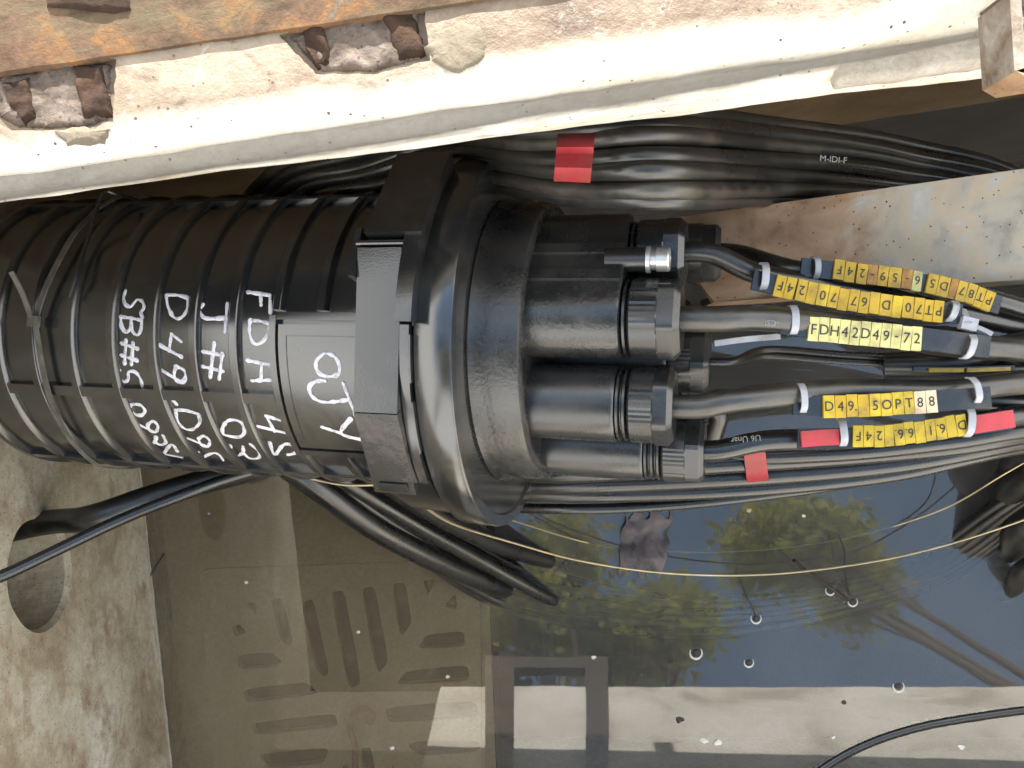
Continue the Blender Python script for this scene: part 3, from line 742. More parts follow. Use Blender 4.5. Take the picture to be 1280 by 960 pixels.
# ---------------------------------------------------------------- the splice closure
P0 = Vector((-0.032, 0.035, 0.42))
AL = R(16)
A = Vector((math.cos(AL), -0.033, math.sin(AL))).normalized()
U = (Vector((0, 0, 1)) - A * A.z).normalized()
L = U.cross(A).normalized()
RB = 0.1150
def S(a, phi, r): return P0 + A * a + (U * math.cos(phi) + L * math.sin(phi)) * r
def Q(a, y, h): return P0 + A * a + L * y + U * h
PS = 0.0
def inv_s(px, py, r):
    a, ph = -0.2, 0.0
    for _ in range(25):
        x, y = proj(S(a, ph, r)); ex, ey = px - x, py - y
        e = 1e-4
        xa, ya = proj(S(a + e, ph, r)); xp, yp = proj(S(a, ph + e, r))
        j11, j21, j12, j22 = (xa - x) / e, (ya - y) / e, (xp - x) / e, (yp - y) / e
        D = j11 * j22 - j12 * j21
        da, dp = (ex * j22 - ey * j12) / D, (ey * j11 - ex * j21) / D
        a += max(-.05, min(.05, da)); ph += max(-.2, min(.2, dp))
    return a, ph

def lathe(bm, prof, seg=96, org=(0, 0), full=True, p0=0, p1=2 * math.pi):
    """prof = [(a, r)] turned about the closure axis shifted by org (y, h)"""
    rings = []
    for a, r in prof:
        rings.append([bm.verts.new(Q(a, org[0] + r * math.sin(2 * math.pi * k / seg), org[1] + r * math.cos(2 * math.pi * k / seg))) for k in range(seg)])
    for x, y in zip(rings, rings[1:]):
        for k in range(seg): bm.faces.new((x[k], x[(k + 1) % seg], y[(k + 1) % seg], y[k]))
    bm.faces.new(rings[0][::-1]); bm.faces.new(rings[-1])
    return bm

def patch(bm, a0, a1, f0, f1, r0, r1, n=12, a_slope=0):
    """solid curved slab on the barrel between angles f0, f1 (degrees)"""
    rings = []
    for i in range(n + 1):
        f = R(f0 + (f1 - f0) * i / n)
        rings.append([bm.verts.new(S(a, f, r)) for a, r in ((a0, r0), (a1, r0), (a1, r1), (a0, r1))])
    for x, y in zip(rings, rings[1:]):
        for k in range(4): bm.faces.new((x[k], x[(k + 1) % 4], y[(k + 1) % 4], y[k]))
    bm.faces.new(rings[0][::-1]); bm.faces.new(rings[-1])
    return bm

clo = thing('splice_closure', 'black ribbed cylindrical fibre splice closure with white handwriting', 'splice closure', P0 - Vector((0, 0, 0.13)))
b = BM()
END = -0.425
lathe(b, [(END, 0.02), (END + 0.002, 0.06), (END + 0.008, 0.09), (END + 0.02, 0.108), (END + 0.035, RB)] + [(END + 0.05 + i * 0.02, RB) for i in range(17)] + [(0.0, RB)])
obj('barrel', b, M['closure'], clo)
# ribs: photo x of each rib along the middle of the barrel
rib_a = []
x_mid = [-7, 36, 84, 135, 187, 238, 289, 343, 398]
for x in x_mid:
    a, ph = inv_s(x, 430, RB + 0.005); rib_a.append(a)
rib_a = [rib_a[0] - 0.036] + rib_a
RH = 0.0045
LAB0, LAB1 = inv_s(350, 480, RB)[0], -0.035
for a in rib_a:
    b = BM(); wv = 0.0036
    pr = [(a - wv - 0.0012, RB - 0.001), (a - wv, RB + RH - 0.001), (a - wv + 0.001, RB + RH), (a + wv - 0.001, RB + RH), (a + wv, RB + RH - 0.001), (a + wv + 0.0012, RB - 0.001)]
    seg = 96; rings = []
    inlab = a > LAB0 - 0.004
    fs = [f for f in range(0, 361, 4)]
    if inlab: fs = [f for f in range(-352 + 0, 0, 4) if True]
    if inlab:                           # the rib stops at the label panel
        f0, f1 = 6, 360 - 50
        fs = [f0 + (f1 - f0) * i / 76 for i in range(77)]
        for f in fs: rings.append([b.verts.new(S(q, R(f), r)) for q, r in pr])
        for x, y in zip(rings, rings[1:]):
            for k in range(6): b.faces.new((x[k], x[(k + 1) % 6], y[(k + 1) % 6], y[k]))
        b.faces.new(rings[0][::-1]); b.faces.new(rings[-1])
    else:
        for i in range(seg): rings.append([b.verts.new(S(q, 2 * math.pi * i / seg, r)) for q, r in pr])
        for i in range(seg):
            x, y = rings[i], rings[(i + 1) % seg]
            for k in range(6): b.faces.new((x[k], x[(k + 1) % 6], y[(k + 1) % 6], y[k]))
    obj('rib', b, M['closure'], clo)
# long rails between the ribs
for f, a1 in ((math.degrees(inv_s(200, 494, RB + RH)[1]), LAB0 - 0.004), (62, -0.036), (-68, -0.036), (180, -0.05), (120, -0.05), (240, -0.05)):
    b = BM(); patch(b, END + 0.04, a1, f - 2.0, f + 2.0, RB - 0.001, RB + RH - 0.0004, 3); obj('rail', bevel(b, 0.0006, 1), M['closure'], clo)
# label panel with its raised frame
b = BM(); patch(b, LAB0 + 0.004, LAB1, 1, -46, RB - 0.001, RB + 0.0045, 14); obj('label_panel', bevel(b, 0.001), M['closure'], clo)
for args in ((LAB0 - 0.003, LAB0 + 0.002, 4, -50), (LAB0 + 0.0025, LAB1, 5.2, 2.6), (LAB0 + 0.0025, LAB1, -47.2, -50)):
    b = BM(); patch(b, *args, RB - 0.001, RB + RH + 0.0006, 14); obj('panel_frame', bevel(b, 0.0005, 1), M['closure'], clo)
b = BM()
for args in ((LAB0 + 0.010, LAB0 + 0.0107, -2.5, -42), (LAB0 + 0.0108, LAB1 - 0.002, -2.5, -2.9)):
    patch(b, *args, RB + 0.0035, RB + 0.0049, 12)
obj('panel_bead', b, M['latch'], clo)

# clamp ring + flange
b = BM(); lathe(b, [(-0.034, RB - 0.002), (-0.034, 0.132), (-0.031, 0.1355), (0.004, 0.1375), (0.0045, 0.1350), (0.0085, 0.1350), (0.009, 0.1425), (0.0105, 0.1438), (0.0340, 0.1445), (0.0352, 0.1437), (0.0353, 0.1360), (0.0335, 0.1345), (0.0320, 0.100)], 144)
obj('clamp_ring', b, M['closure'], clo)
# latch: lever in three facets and its hinge block
def facet(name, f0, f1, a0, a1, r_in, r_out, mt, chord=True, bw=0.0015):
    b = BM(); patch(b, a0, a1, f0, f1, r_in, r_out, 1 if chord else 8); bevel(b, bw, 2); return obj(name, b, mt, clo)
facet('latch_lever', 19, -21, -0.030, 0.0005, 0.130, 0.1545, M['latch'])
facet('latch_lever', -21.3, -46, -0.030, 0.0005, 0.128, 0.1545, M['latch_mud'])
facet('latch_hinge', 52, 22.5, -0.0265, 0.013, 0.128, 0.1575, M['latch'])
facet('latch_hook', 24, 1, 0.0015, 0.0125, 0.130, 0.1555, M['latch'], False, 0.003)
facet('latch_hook', 25, 12, -0.0345, -0.0305, 0.130, 0.1535, M['latch'], False, 0.0015)
facet('latch_spine', 0.5, -45, 0.0012, 0.0075, 0.128, 0.1465, M['closure'], False)
b = BM(); patch(b, 0.0078, 0.0088, -2, -14, 0.132, 0.147, 3); patch(b, 0.0078, 0.0088, -19, -34, 0.132, 0.147, 3); obj('latch_web', b, M['closure'], clo)
b = BM(); tube(b, [S(-0.032, R(20.6), 0.1525), S(0.002, R(20.6), 0.1525)], 0.0022, 12); obj('hinge_pin', b, M['closure'], clo)
b = BM(); patch(b, -0.025, -0.004, -42.5, -45.0, 0.1538, 0.1552, 2); obj('embossed_mark', bevel(b, 0.0004, 1), M['closure'], clo)

# base with rounded end
b = BM(); lathe(b, [(0.020, 0.102), (0.034, 0.1095), (0.039, 0.1075), (0.046, 0.1070), (0.0635, 0.1065), (0.0672, 0.1053), (0.0688, 0.1025), (0.0690, 0.098), (0.0665, 0.094), (0.0655, 0.05)], 96)
obj('base_drum', b, M['base'], clo)

# ports on the end of the base
def outline_extrude(bm, pts, a0, a1, rnd=0.003):
    n = len(pts); cy = sum(p[0] for p in pts) / n; ch = sum(p[1] for p in pts) / n
    rings = []
    for a, s in ((a0, 1.0), (a1 - rnd, 1.0), (a1 - rnd * 0.3, 0.985), (a1, 0.95)):
        rings.append([bm.verts.new(Q(a, cy + (y - cy) * s, ch + (h - ch) * s)) for y, h in pts])
    for x, y in zip(rings, rings[1:]):
        for k in range(n): bm.faces.new((x[k], x[(k + 1) % n], y[(k + 1) % n], y[k]))
    bm.faces.new(rings[0][::-1]); bm.faces.new(rings[-1])
    return bm
def stadium(c0, c1, r, n=14):
    d = Vector((c1[0] - c0[0], c1[1] - c0[1])); ang = math.atan2(d.y, d.x); pts = []
    for c, s in ((c1, -90), (c0, 90)):
        for k in range(n + 1):
            t = ang + R(s + 180 * k / n); pts.append((c[0] + r * math.cos(t), c[1] + r * math.sin(t)))
    return pts
def nut(parent, y, h, a0, r, ln, threads=2, hexed=True, seed=0):
    """gland nut: thread rings, knurled grip in three panels, six-sided nose"""
    seg = 96
    b = BM(); prf = []
    for k in range(threads):
        s = a0 + k * 0.0045; prf += [(s, r * 0.86), (s + 0.0012, r * 0.97), (s + 0.0028, r * 0.97), (s + 0.0040, r * 0.86)]
    if prf:
        lathe(b, prf, 40, (y, h)); obj('thread_ring', b, M['nut'], parent)
    s = a0 + threads * 0.0045
    b = BM(); rings = []; rot = seed * 0.37
    def rad(th, kind):
        t = th + rot
        hexr = 1.0 / max(math.cos(((t + math.pi / 6) % (math.pi / 3)) - math.pi / 6), 0.5)
        if kind == 'hex': return r * min(0.95 * hexr, 1.06)
        if kind == 'nose': return r * min(0.88 * hexr, 0.97)
        rid = 0.018 if (int(th / (2 * math.pi) * seg) % 2 and math.cos(3 * t) > -0.1) else 0.0
        return r * (1.0 + rid)
    plan = [(s, 'k', .93), (s + 0.0015, 'k', 1), (s + ln * 0.55, 'k', 1), (s + ln * 0.57, 'hex', 1.0), (s + ln * 0.88, 'hex', 1.0), (s + ln, 'nose', .93), (s + ln * 0.99, 'nose', .5)]
    for a, kd, sc in plan:
        rings.append([b.verts.new(Q(a, y + rad(2 * math.pi * k / seg, kd) * sc * math.sin(2 * math.pi * k / seg), h + rad(2 * math.pi * k / seg, kd) * sc * math.cos(2 * math.pi * k / seg))) for k in range(seg)])
    for x, z in zip(rings, rings[1:]):
        for k in range(seg): b.faces.new((x[k], x[(k + 1) % seg], z[(k + 1) % seg], z[k]))
    b.faces.new(rings[0][::-1]); b.faces.new(rings[-1])
    return obj('gland_nut', b, M['nut'], parent, smooth=25)

ports = {'A': (0.062, 0.036, 0.026), 'B': (0.014, 0.062, 0.029), 'D': (-0.045, 0.050, 0.027), 'E': (-0.078, 0.0, 0.025), 'C': (-0.012, 0.0, 0.024), 'T': (0.072, -0.026, 0.023), 'F': (-0.05, -0.055, 0.024), 'G': (0.015, -0.068, 0.024)}
b = BM(); outline_extrude(b, stadium(ports['A'][:2], ports['B'][:2], 0.0285), 0.060, 0.131)
pt = obj('port', b, M['base'], clo); 
b = BM()                                   # flat ridge along the oval port
mid = ((ports['A'][0] + ports['B'][0]) / 2, (ports['A'][1] + ports['B'][1]) / 2)
nx = Vector((ports['B'][1] - ports['A'][1], ports['A'][0] - ports['B'][0])).normalized()
for off in (-0.012, 0.010):
    e = Vector((ports['A'][0] - ports['B'][0], ports['A'][1] - ports['B'][1])).normalized()
    c = Vector(mid) + nx * 0.0285 + e * off
    p = [Q(0.066, *(c + e * 0.005 - nx * .003)), Q(0.066, *(c - e * 0.005 - nx * .003)), Q(0.066, *(c - e * 0.004 + nx * 0.0022)), Q(0.066, *(c + e * 0.004 + nx * 0.0022))]
    prism(b, p, A * (0.064 + PS))
obj('port_ridge', bevel(b, 0.0006, 1), M['base'], pt)
spec = {'D': (0.127, 2), 'E': (0.141, 3), 'C': (0.156, 0), 'T': (0.160, 0), 'F': (0.128, 2), 'G': (0.128, 2)}
for k, (a1, th) in spec.items():
    y, h, r = ports[k]; b = BM()
    a1 += PS; lathe(b, [(0.06, r), (a1 - 0.003, r), (a1 - 0.001, r * 0.985), (a1, r * 0.95), (a1, r * 0.8)], 48, (y, h)); pt = obj('port', b, M['nut'], clo)
    nut(clo, y, h, a1, r * 0.98, 0.030, th, seed=ord(k))
nut(clo, *ports['A'][:2], 0.1315, 0.0235, 0.033, 1, seed=3)
nut(clo, *ports['B'][:2], 0.1315, 0.0275, 0.034, 1, seed=5)
# steel valve on the oval port
vy, vh = 0.053, 0.068
b = BM(); lathe(b, [(0.118, 0.0085), (0.145 + PS, 0.0085), (0.145 + PS, 0.004)], 28, (vy, vh)); vv = obj('valve_housing', b, M['nut'], clo)
b = BM(); lathe(b, [(q + PS - 0.006, r) for q, r in [(0.1512, 0.0055), (0.1515, 0.0092), (0.154, 0.0092), (0.1545, 0.0070), (0.158, 0.0070), (0.1585, 0.0082), (0.166, 0.0082), (0.167, 0.0074), (0.1672, 0.0045), (0.164, 0.004)]], 32, (vy, vh))
obj('steel_valve', b, M['steel_bright'], vv, smooth=30)

# white paint-pen writing traced on the barrel (pixel strokes of the close-ups, laid on the curved surface)
c3 = lambda x, y: (130 + x / 3.553, 330 + y / 3.553)
c4 = lambda x, y: (260 + x / 3.427, 340 + y / 3.427)
strokes = [(c3, s) for s in [
    [(97, 118), (88, 150), (95, 178), (118, 190), (135, 172), (150, 158), (172, 168), (178, 195), (165, 215), (172, 238)],
    [(75, 234), (120, 240), (170, 250)], [(75, 234), (78, 275), (95, 300), (115, 290), (122, 244)], [(122, 262), (128, 300), (150, 315), (165, 290), (168, 252)],
    [(80, 352), (150, 376)], [(78, 405), (148, 428)], [(98, 340), (92, 440)], [(130, 350), (122, 445)],
    [(72, 470), (70, 500), (88, 522), (108, 512), (110, 480), (140, 480), (165, 515), (172, 562)],
    [(120, 622), (118, 645), (140, 668), (168, 670), (182, 650), (165, 628), (140, 622), (120, 624)],
    [(225, 700), (240, 720), (230, 745), (205, 740), (195, 715), (215, 698), (226, 702)], [(228, 745), (150, 712)],
    [(185, 775), (200, 798), (225, 792), (232, 765)], [(226, 790), (250, 802), (275, 792), (262, 760)],
    [(345, 858), (232, 836)], [(265, 842), (300, 800), (325, 830)],
    [(278, 138), (325, 138), (368, 148)], [(278, 145), (285, 190), (310, 235), (340, 240), (368, 205), (372, 148)],
    [(300, 310), (345, 345)], [(300, 310), (290, 384)], [(238, 355), (345, 412)],
    [(320, 455), (355, 470), (362, 505), (345, 525), (320, 515), (312, 485), (322, 456)], [(345, 525), (258, 472)],
    [(308, 606), (322, 622)],
    [(318, 648), (365, 650), (418, 665)], [(320, 650), (325, 690), (350, 725), (390, 735), (425, 705), (420, 665)],
    [(420, 775), (445, 763), (470, 785), (460, 810), (432, 803), (420, 776)], [(460, 810), (370, 772)], [(418, 832), (436, 868), (455, 850), (490, 838), (515, 850), (530, 872)],
    [(548, 176), (538, 302)], [(541, 240), (460, 242), (432, 226), (425, 200), (440, 180)],
    [(440, 388), (530, 405)], [(440, 455), (530, 476)], [(490, 352), (472, 502)], [(526, 398), (512, 510)]]]
strokes += [(c4, s) for s in [
    [(65, 660), (62, 690), (90, 702), (130, 706), (155, 690), (150, 652), (120, 634), (85, 637), (65, 660)],
    [(95, 740), (100, 775), (130, 786), (150, 770), (150, 745)], [(150, 770), (175, 795), (215, 796), (220, 770), (182, 737)],
    [(172, 86), (268, 100)], [(266, 98), (268, 174)], [(226, 94), (228, 142)],
    [(182, 208), (225, 210), (266, 222)], [(181, 208), (178, 250), (190, 295), (215, 308), (250, 280), (266, 224)],
    [(172, 378), (268, 398)], [(188, 465), (272, 462)], [(230, 390), (228, 462)],
    [(212, 660), (345, 692)], [(250, 616), (325, 640)], [(250, 616), (284, 680)],
    [(265, 728), (285, 782), (320, 742), (352, 738), (378, 760), (370, 776), (345, 782)]]]
panel_strokes = [(c4, s) for s in [
    [(500, 348), (465, 380), (470, 425), (510, 446), (555, 440), (565, 410), (550, 370), (520, 350), (494, 350)],
    [(580, 476), (606, 545), (634, 616)], [(605, 546), (550, 554), (490, 556), (445, 530), (435, 490), (465, 468), (502, 466)],
    [(490, 664), (570, 690)], [(612, 628), (570, 690), (660, 718)]]]
def write(strk, rad, name, wid):
    b = BM()
    for cv, s in strk:
        pix = catmull([Vector((*cv(*p), 0)) for p in s], 5)
        pts, ups = [], []
        for q in pix:
            a, f = inv_s(q.x, q.y, rad); pts.append(S(a, f, rad + 0.0001)); ups.append(S(a, f, 1) - S(a, f, 0))
        pp = [p + u * 0.0001 for p, u in zip(pts, ups)]
        n_ = len(pp)
        ribbon_var(b, pp, ups, [wid * (0.8 + 0.55 * noise.noise(p * 260) + (0.12 if i in (0, n_ - 1) else 0)) for i, p in enumerate(pp)], 0.0004)
    o = obj(name, b, M['paint_pen'], clo); o['label'] = 'white paint pen writing on the black barrel'
def ribbon_var(bm, path, ups, ws, h):
    n = len(path); rings = []
    t0 = (path[1] - path[0]).normalized(); t1 = (path[-1] - path[-2]).normalized()
    path = [path[0] - t0 * ws[0] * .42] + path + [path[-1] + t1 * ws[-1] * .42]; ups = [ups[0]] + ups + [ups[-1]]; ws = [ws[0] * .45] + ws + [ws[-1] * .45]
    for i in range(n + 2):
        t = (path[min(i + 1, n + 1)] - path[max(i - 1, 0)]).normalized(); u = ups[i]; s = t.cross(u).normalized(); p = path[i]; w = ws[i]
        rings.append([bm.verts.new(p + s * w / 2), bm.verts.new(p + s * w * .32 + u * h), bm.verts.new(p - s * w * .32 + u * h), bm.verts.new(p - s * w / 2)])
    for x, y in zip(rings, rings[1:]):
        for k in range(4): bm.faces.new((x[k], x[(k + 1) % 4], y[(k + 1) % 4], y[k]))
    bm.faces.new(rings[0][::-1]); bm.faces.new(rings[-1])
write(strokes, RB, 'handwriting', 0.0035)
write(panel_strokes, RB + 0.0045, 'handwriting', 0.0034)

# cable tie round the barrel
def tie_path(pixels, r): return [S(*inv_s(x, y, r), r) for x, y in pixels], [S(inv_s(x, y, r)[0], inv_s(x, y, r)[1], 1) - S(inv_s(x, y, r)[0], 0, 0) for x, y in pixels]
RT = RB + RH + 0.0012
front = [(122, 262), (96, 290), (75, 325), (56, 365), (46, 402), (49, 430), (56, 470), (68, 510), (88, 548), (118, 578)]
af = [inv_s(x, y, RT) for x, y in front]
back = []
a_s, f_s = af[-1]; a_e, f_e = af[0]
for k in range(1, 24):
    t = k / 24; back.append((a_s + (a_e - a_s) * t, f_s - (2 * math.pi - (f_e - f_s)) * t))
loop = af + back + [(af[0][0], af[0][1] - 2 * math.pi)]
pth = catmull([S(a, f, RT) for a, f in loop], 4); cen = [P0 + A * (p - P0).dot(A) for p in pth]
tie = thing('cable_tie', 'muddy nylon cable tie strapped round the ribbed barrel at the left', 'cable tie', S(*af[4], RT))
b = BM(); ribbon(b, pth, [(p - c) for p, c in zip(pth, cen)], 0.0046, 0.0013); obj('strap', b, M['tie_grey'], tie)
b = BM(); hp = S(*af[4], RT); hn = (S(af[4][0], af[4][1], 1) - S(af[4][0], 0, 0)); hn = (U * math.cos(af[4][1]) + L * math.sin(af[4][1]))
ht = (S(*af[5], RT) - S(*af[3], RT)).normalized()
box(b, hp + hn * 0.003, ht * 0.0042, ht.cross(hn) * 0.0038, hn * 0.0028); bevel(b, 0.0006); obj('tie_head', b, M['tie_grey'], tie)
b = BM(); a2, f2 = inv_s(15, 340, RT + 0.02)
tl = catmull([hp + hn * 0.004, S(*inv_s(30, 370, RT + 0.010), RT + 0.010), S(a2, f2, RT + 0.02)], 6)
ribbon(b, tl, [hn] * len(tl), 0.0042, 0.0012); obj('tie_tail', b, M['tie_grey'], tie)
# thin black wire loop round the barrel
wl2 = [inv_s(x, y, RT + 0.001) for x, y in [(150, 252), (128, 262), (112, 300), (100, 340)]]
b = BM(); tube(b, catmull([at(172, 250, .40), at(150, 244, .42), at(128, 244, .43)] + [S(a, f, RT + 0.003) for a, f in wl2[2:]] + [S(*inv_s(88, 372, RT), RT + .001)], 6), 0.0016, 8)
tag(obj('binding_wire', b, M['cable'], None, at(130, 250, .42)), 'thin black wire looped over the barrel beside the cable tie', 'wire')

# ---------------------------------------------------------------- cables
def cable(name, pts, r, label, mat='cable', group=None, n=10, cat='cable', seg=14, flat=1.0, jitter=0.0):
    P = catmull(pts, n)
    if jitter:
        P = [p + Vector((noise.noise(p * 18), noise.noise(p * 18 + Vector((9, 0, 0))), 0)) * jitter for p in P]
    b = BM(); tube(b, P, r, seg, flat=flat)
    o = obj(name, b, M[mat], None, P[len(P) // 2]); tag(o, label, cat, group); return o
g = 'cables leaving the closure'
def pc(k, a): return Q(a + PS, ports[k][0], ports[k][1])
ZB = 0.46
cable('port_cable', [pc('A', 0.15), pc('A', 0.185), at(950, 343, .505), at(1060, 362, .49), at(1180, 388, .48), at(1300, 412, .46), at(1420, 430, .40), at(1500, 470, .33)], 0.0075, 'black cable from the upper gland carrying the lower upside-down yellow strip', group=g)
cable('port_cable', [pc('T', 0.16), pc('T', 0.20), at(1000, 338, .495), at(1140, 352, .488), at(1240, 374, .485), at(1330, 400, .47), at(1440, 425, .42), at(1520, 480, .34)], 0.0068, 'black cable along the beam edge carrying the topmost yellow strip', group=g)
cable('port_cable', [pc('B', 0.15), pc('B', 0.19), at(960, 398, .525), at(1080, 412, .51), at(1180, 430, .50), at(1300, 440, .48), at(1450, 460, .40), at(1540, 500, .33)], 0.0088, 'thick black cable carrying the pale yellow strip', 'cable_dirty', g)
cable('port_cable', [pc('D', 0.14), pc('D', 0.18), at(920, 500, .52), at(1050, 489, .505), at(1180, 489, .50), at(1300, 478, .48), at(1450, 490, .40), at(1540, 520, .33)], 0.0085, 'thick black cable with mud smears carrying the strip of ten markers', 'cable_dirty', g)
cable('port_cable', [pc('E', 0.15), pc('E', 0.19), at(960, 551, .475), at(1060, 548, .475), at(1180, 536, .475), at(1290, 518, .465), at(1450, 510, .38), at(1540, 540, .32)], 0.0078, 'black cable between red sleeves carrying the lowest yellow strip', group=g)
for dy, rr in ((-3, .003), (5, .0026)):
    cable('drop_cable', [pc('C', 0.165), pc('C', 0.20), at(960, 440 + dy, .45), at(1060, 447 + dy, .45), at(1180, 452 + dy, .45), at(1300, 458 + dy, .44), at(1450, 475 + dy, .38)], rr,
          'thin black drop cable under the pale strip, ' + ('upper of the pair' if dy < 0 else 'lower of the pair'), group='thin drop cables')
cable('port_cable', [pc('F', 0.15), pc('F', 0.19), at(900, 566, .40), at(1040, 566, .42), at(1180, 552, .43), at(1300, 535, .43), at(1480, 530, .36)], 0.0075, 'black cable half hidden below the lowest yellow strip', group=g)
# right bundle of dark cables where they gather
for i, (y0, y1, z, rr) in enumerate([(452, 430, .475, .009), (470, 462, .46, .0085), (420, 452, .465, .007), (500, 505, .455, .0075)]):
    cable('bundled_cable', [at(1105, y0 + 4, z - 0.015), at(1190, y0, z), at(1290, y1, z), at(1420, y1 + 20, z - .05), at(1560, y1 + 70, z - .12)], rr,
          ['dark muddy cable gathered at the right edge, level with the pale strip', 'dark muddy cable at the right edge, above the thick mud-smeared cable', 'dark muddy cable crossing at the right edge under the white tie', 'dark muddy cable at the right edge under the thick mud-smeared cable'][i], 'cable_dirty', 'cables gathered at the right edge')
# slack cables below the closure, running right over the water
g2 = 'slack cables under the closure'
sl = [([(560, 585, .30), (700, 592, .38), (900, 580, .40), (1100, 566, .41), (1250, 548, .42), (1420, 510, .36), (1540, 470, .25)], .0085, 'upper slack cable below the labelled cables'),
      ([(560, 600, .28), (700, 606, .36), (900, 598, .385), (1100, 582, .395), (1250, 556, .40), (1420, 520, .35), (1540, 480, .24)], .0085, 'middle slack cable with the short red tape'),
      ([(560, 615, .27), (700, 618, .35), (900, 613, .37), (1100, 594, .385), (1250, 562, .39), (1420, 530, .34), (1540, 490, .23)], .0075, 'lower slack cable with the short red tape'),
      ([(560, 632, .25), (690, 636, .33), (800, 634, .345), (930, 622, .36), (1100, 597, .375), (1240, 562, .385), (1400, 520, .34), (1540, 480, .25)], .0048, 'thin lowest slack cable arching over the open water')]
for pts, r, lb in sl: cable('slack_cable', [at(*p) for p in pts], r, lb, group=g2)

# big coil leaning on the far rim, dipping into the water
coil = thing('cable_coil', 'large coil of black cable leaning on the rim and dipping into the water', 'cable coil', at(850, 460, 0.25))
ctl = [(830, 197, .580), (690, 201, .545), (575, 193, .470), (470, 220, .43), (375, 246, .385), (318, 330, .25), (350, 480, .20), (430, 606, .155), (556, 690, .060), (680, 748, -.035), (900, 772, -.10),
       (1130, 728, -.055), (1270, 640, .04), (1400, 540, .15), (1430, 400, .30), (1265, 258, .355), (1110, 218, .375), (960, 203, .455)]
base_path = catmull([at(*c) for c in ctl], 14, closed=True)
fr = frames(base_path, True)
NP = len(base_path)
offs = [(-2.0, .6), (-1.0, .8), (0.0, .9), (1.0, .8), (2.0, .55), (-2.8, -.3), (2.9, -.4), (-1.5, -.5), (-.5, -.4), (.5, -.5), (1.5, -.6), (-.9, -1.6), (.6, -1.7)]
RC = 0.0062
for i, (ox, oz) in enumerate(offs):
    pth = []
    for k, (p, (t, s, u)) in enumerate(zip(base_path, fr)):
        ang = 2 * math.pi * k / NP
        w1 = 0.45 * noise.noise(Vector((math.cos(ang) * 1.6, math.sin(ang) * 1.6, i * 3.1)))
        w2 = 0.45 * noise.noise(Vector((math.cos(ang) * 1.6 + 7, math.sin(ang) * 1.6, i * 2.3)))
        sd2 = Vector((p.x - 0.16, p.y + 0.08, 0)).normalized()
        pth.append(p + sd2 * (ox + w1) * RC * 1.62 + Vector((0, 0, 1)) * (oz + w2) * RC * 1.5)
    b = BM(); tube(b, pth, RC * (1.0 + 0.12 * ((i * 37 % 10) / 10 - .5)), 12, closed=True)
    obj('strand', b, M['cable'] if i % 3 else M['cable_dirty'], coil)
# red tape bands on the coil and on the slack cables
def band(px0, px1, path_pts, z, r_arc, name, label, parent=None, mat='red_tape', arc=(-70, 75)):
    pass
def tape(name, corners_top, corners_bot, zs, mat, parent, label):
    """curved strip: from top edge pixels to bottom edge pixels, bulging over the cables"""
    b = BM(); n = len(zs); rings = []
    for i in range(n):
        t = i / (n - 1)
        l = (corners_top[0][0] + (corners_bot[0][0] - corners_top[0][0]) * t, corners_top[0][1] + (corners_bot[0][1] - corners_top[0][1]) * t)
        r = (corners_top[1][0] + (corners_bot[1][0] - corners_top[1][0]) * t, corners_top[1][1] + (corners_bot[1][1] - corners_top[1][1]) * t)
        rings.append([b.verts.new(at(*l, zs[i])), b.verts.new(at(*r, zs[i])), b.verts.new(at(*r, zs[i]) - Vector((0, 0, .0012))), b.verts.new(at(*l, zs[i]) - Vector((0, 0, .0012)))])
    for x, y in zip(rings, rings[1:]):
        for k in range(4): b.faces.new((x[k], x[(k + 1) % 4], y[(k + 1) % 4], y[k]))
    b.faces.new(rings[0][::-1]); b.faces.new(rings[-1])
    o = obj(name, b, M[mat], parent, None if parent else at(*corners_top[0], zs[0]), 60)
    if label: o['label'] = label
    return o
tape('tape_band', [(697, 167), (744, 166)], [(692, 226), (738, 228)], [.600, .611, .614, .609, .611, .614, .609, .600], 'red_tape', coil, 'red tape wrapped round the upper strands')
t2 = tape('tape_band', [(929, 560), (956, 558)], [(934, 603), (961, 601)], [.420, .424, .422, .416, .414, .408, .398], 'red_tape', None, None)
tag(t2, 'short red tape strip wrapped round the slack cables', 'tape')

# pale printed lettering on the jackets
FONT = bpy.data.fonts.load('<builtin>') if not bpy.data.fonts else bpy.data.fonts[0]
glyphs = {}
def glyph(txt):
    if txt not in glyphs:
        cu = bpy.data.curves.new('g', 'FONT'); cu.body = txt; cu.align_x = 'CENTER'; cu.align_y = 'CENTER'; cu.size = 1.0; cu.resolution_u = 3
        o = bpy.data.objects.new('g', cu); COL.objects.link(o); bpy.context.view_layer.update()
        me = bpy.data.meshes.new_from_object(o.evaluated_get(bpy.context.evaluated_depsgraph_get()))
        bpy.data.objects.remove(o)
        if me.vertices:
            ys = [v.co.y for v in me.vertices]; xs = [v.co.x for v in me.vertices]
            me.transform(Matrix.Translation((-(max(xs) + min(xs)) / 2, -(max(ys) + min(ys)) / 2, 0)))
        glyphs[txt] = me
    return glyphs[txt]
def text_mesh(txt, org, ex, ey, size, wide=1.0):
    me = glyph(txt).copy(); ez = ex.cross(ey).normalized()
    mt = Matrix((ex * size * wide, ey * size, ez)).transposed().to_4x4(); mt.translation = org
    me.transform(mt); me.materials.clear(); return me

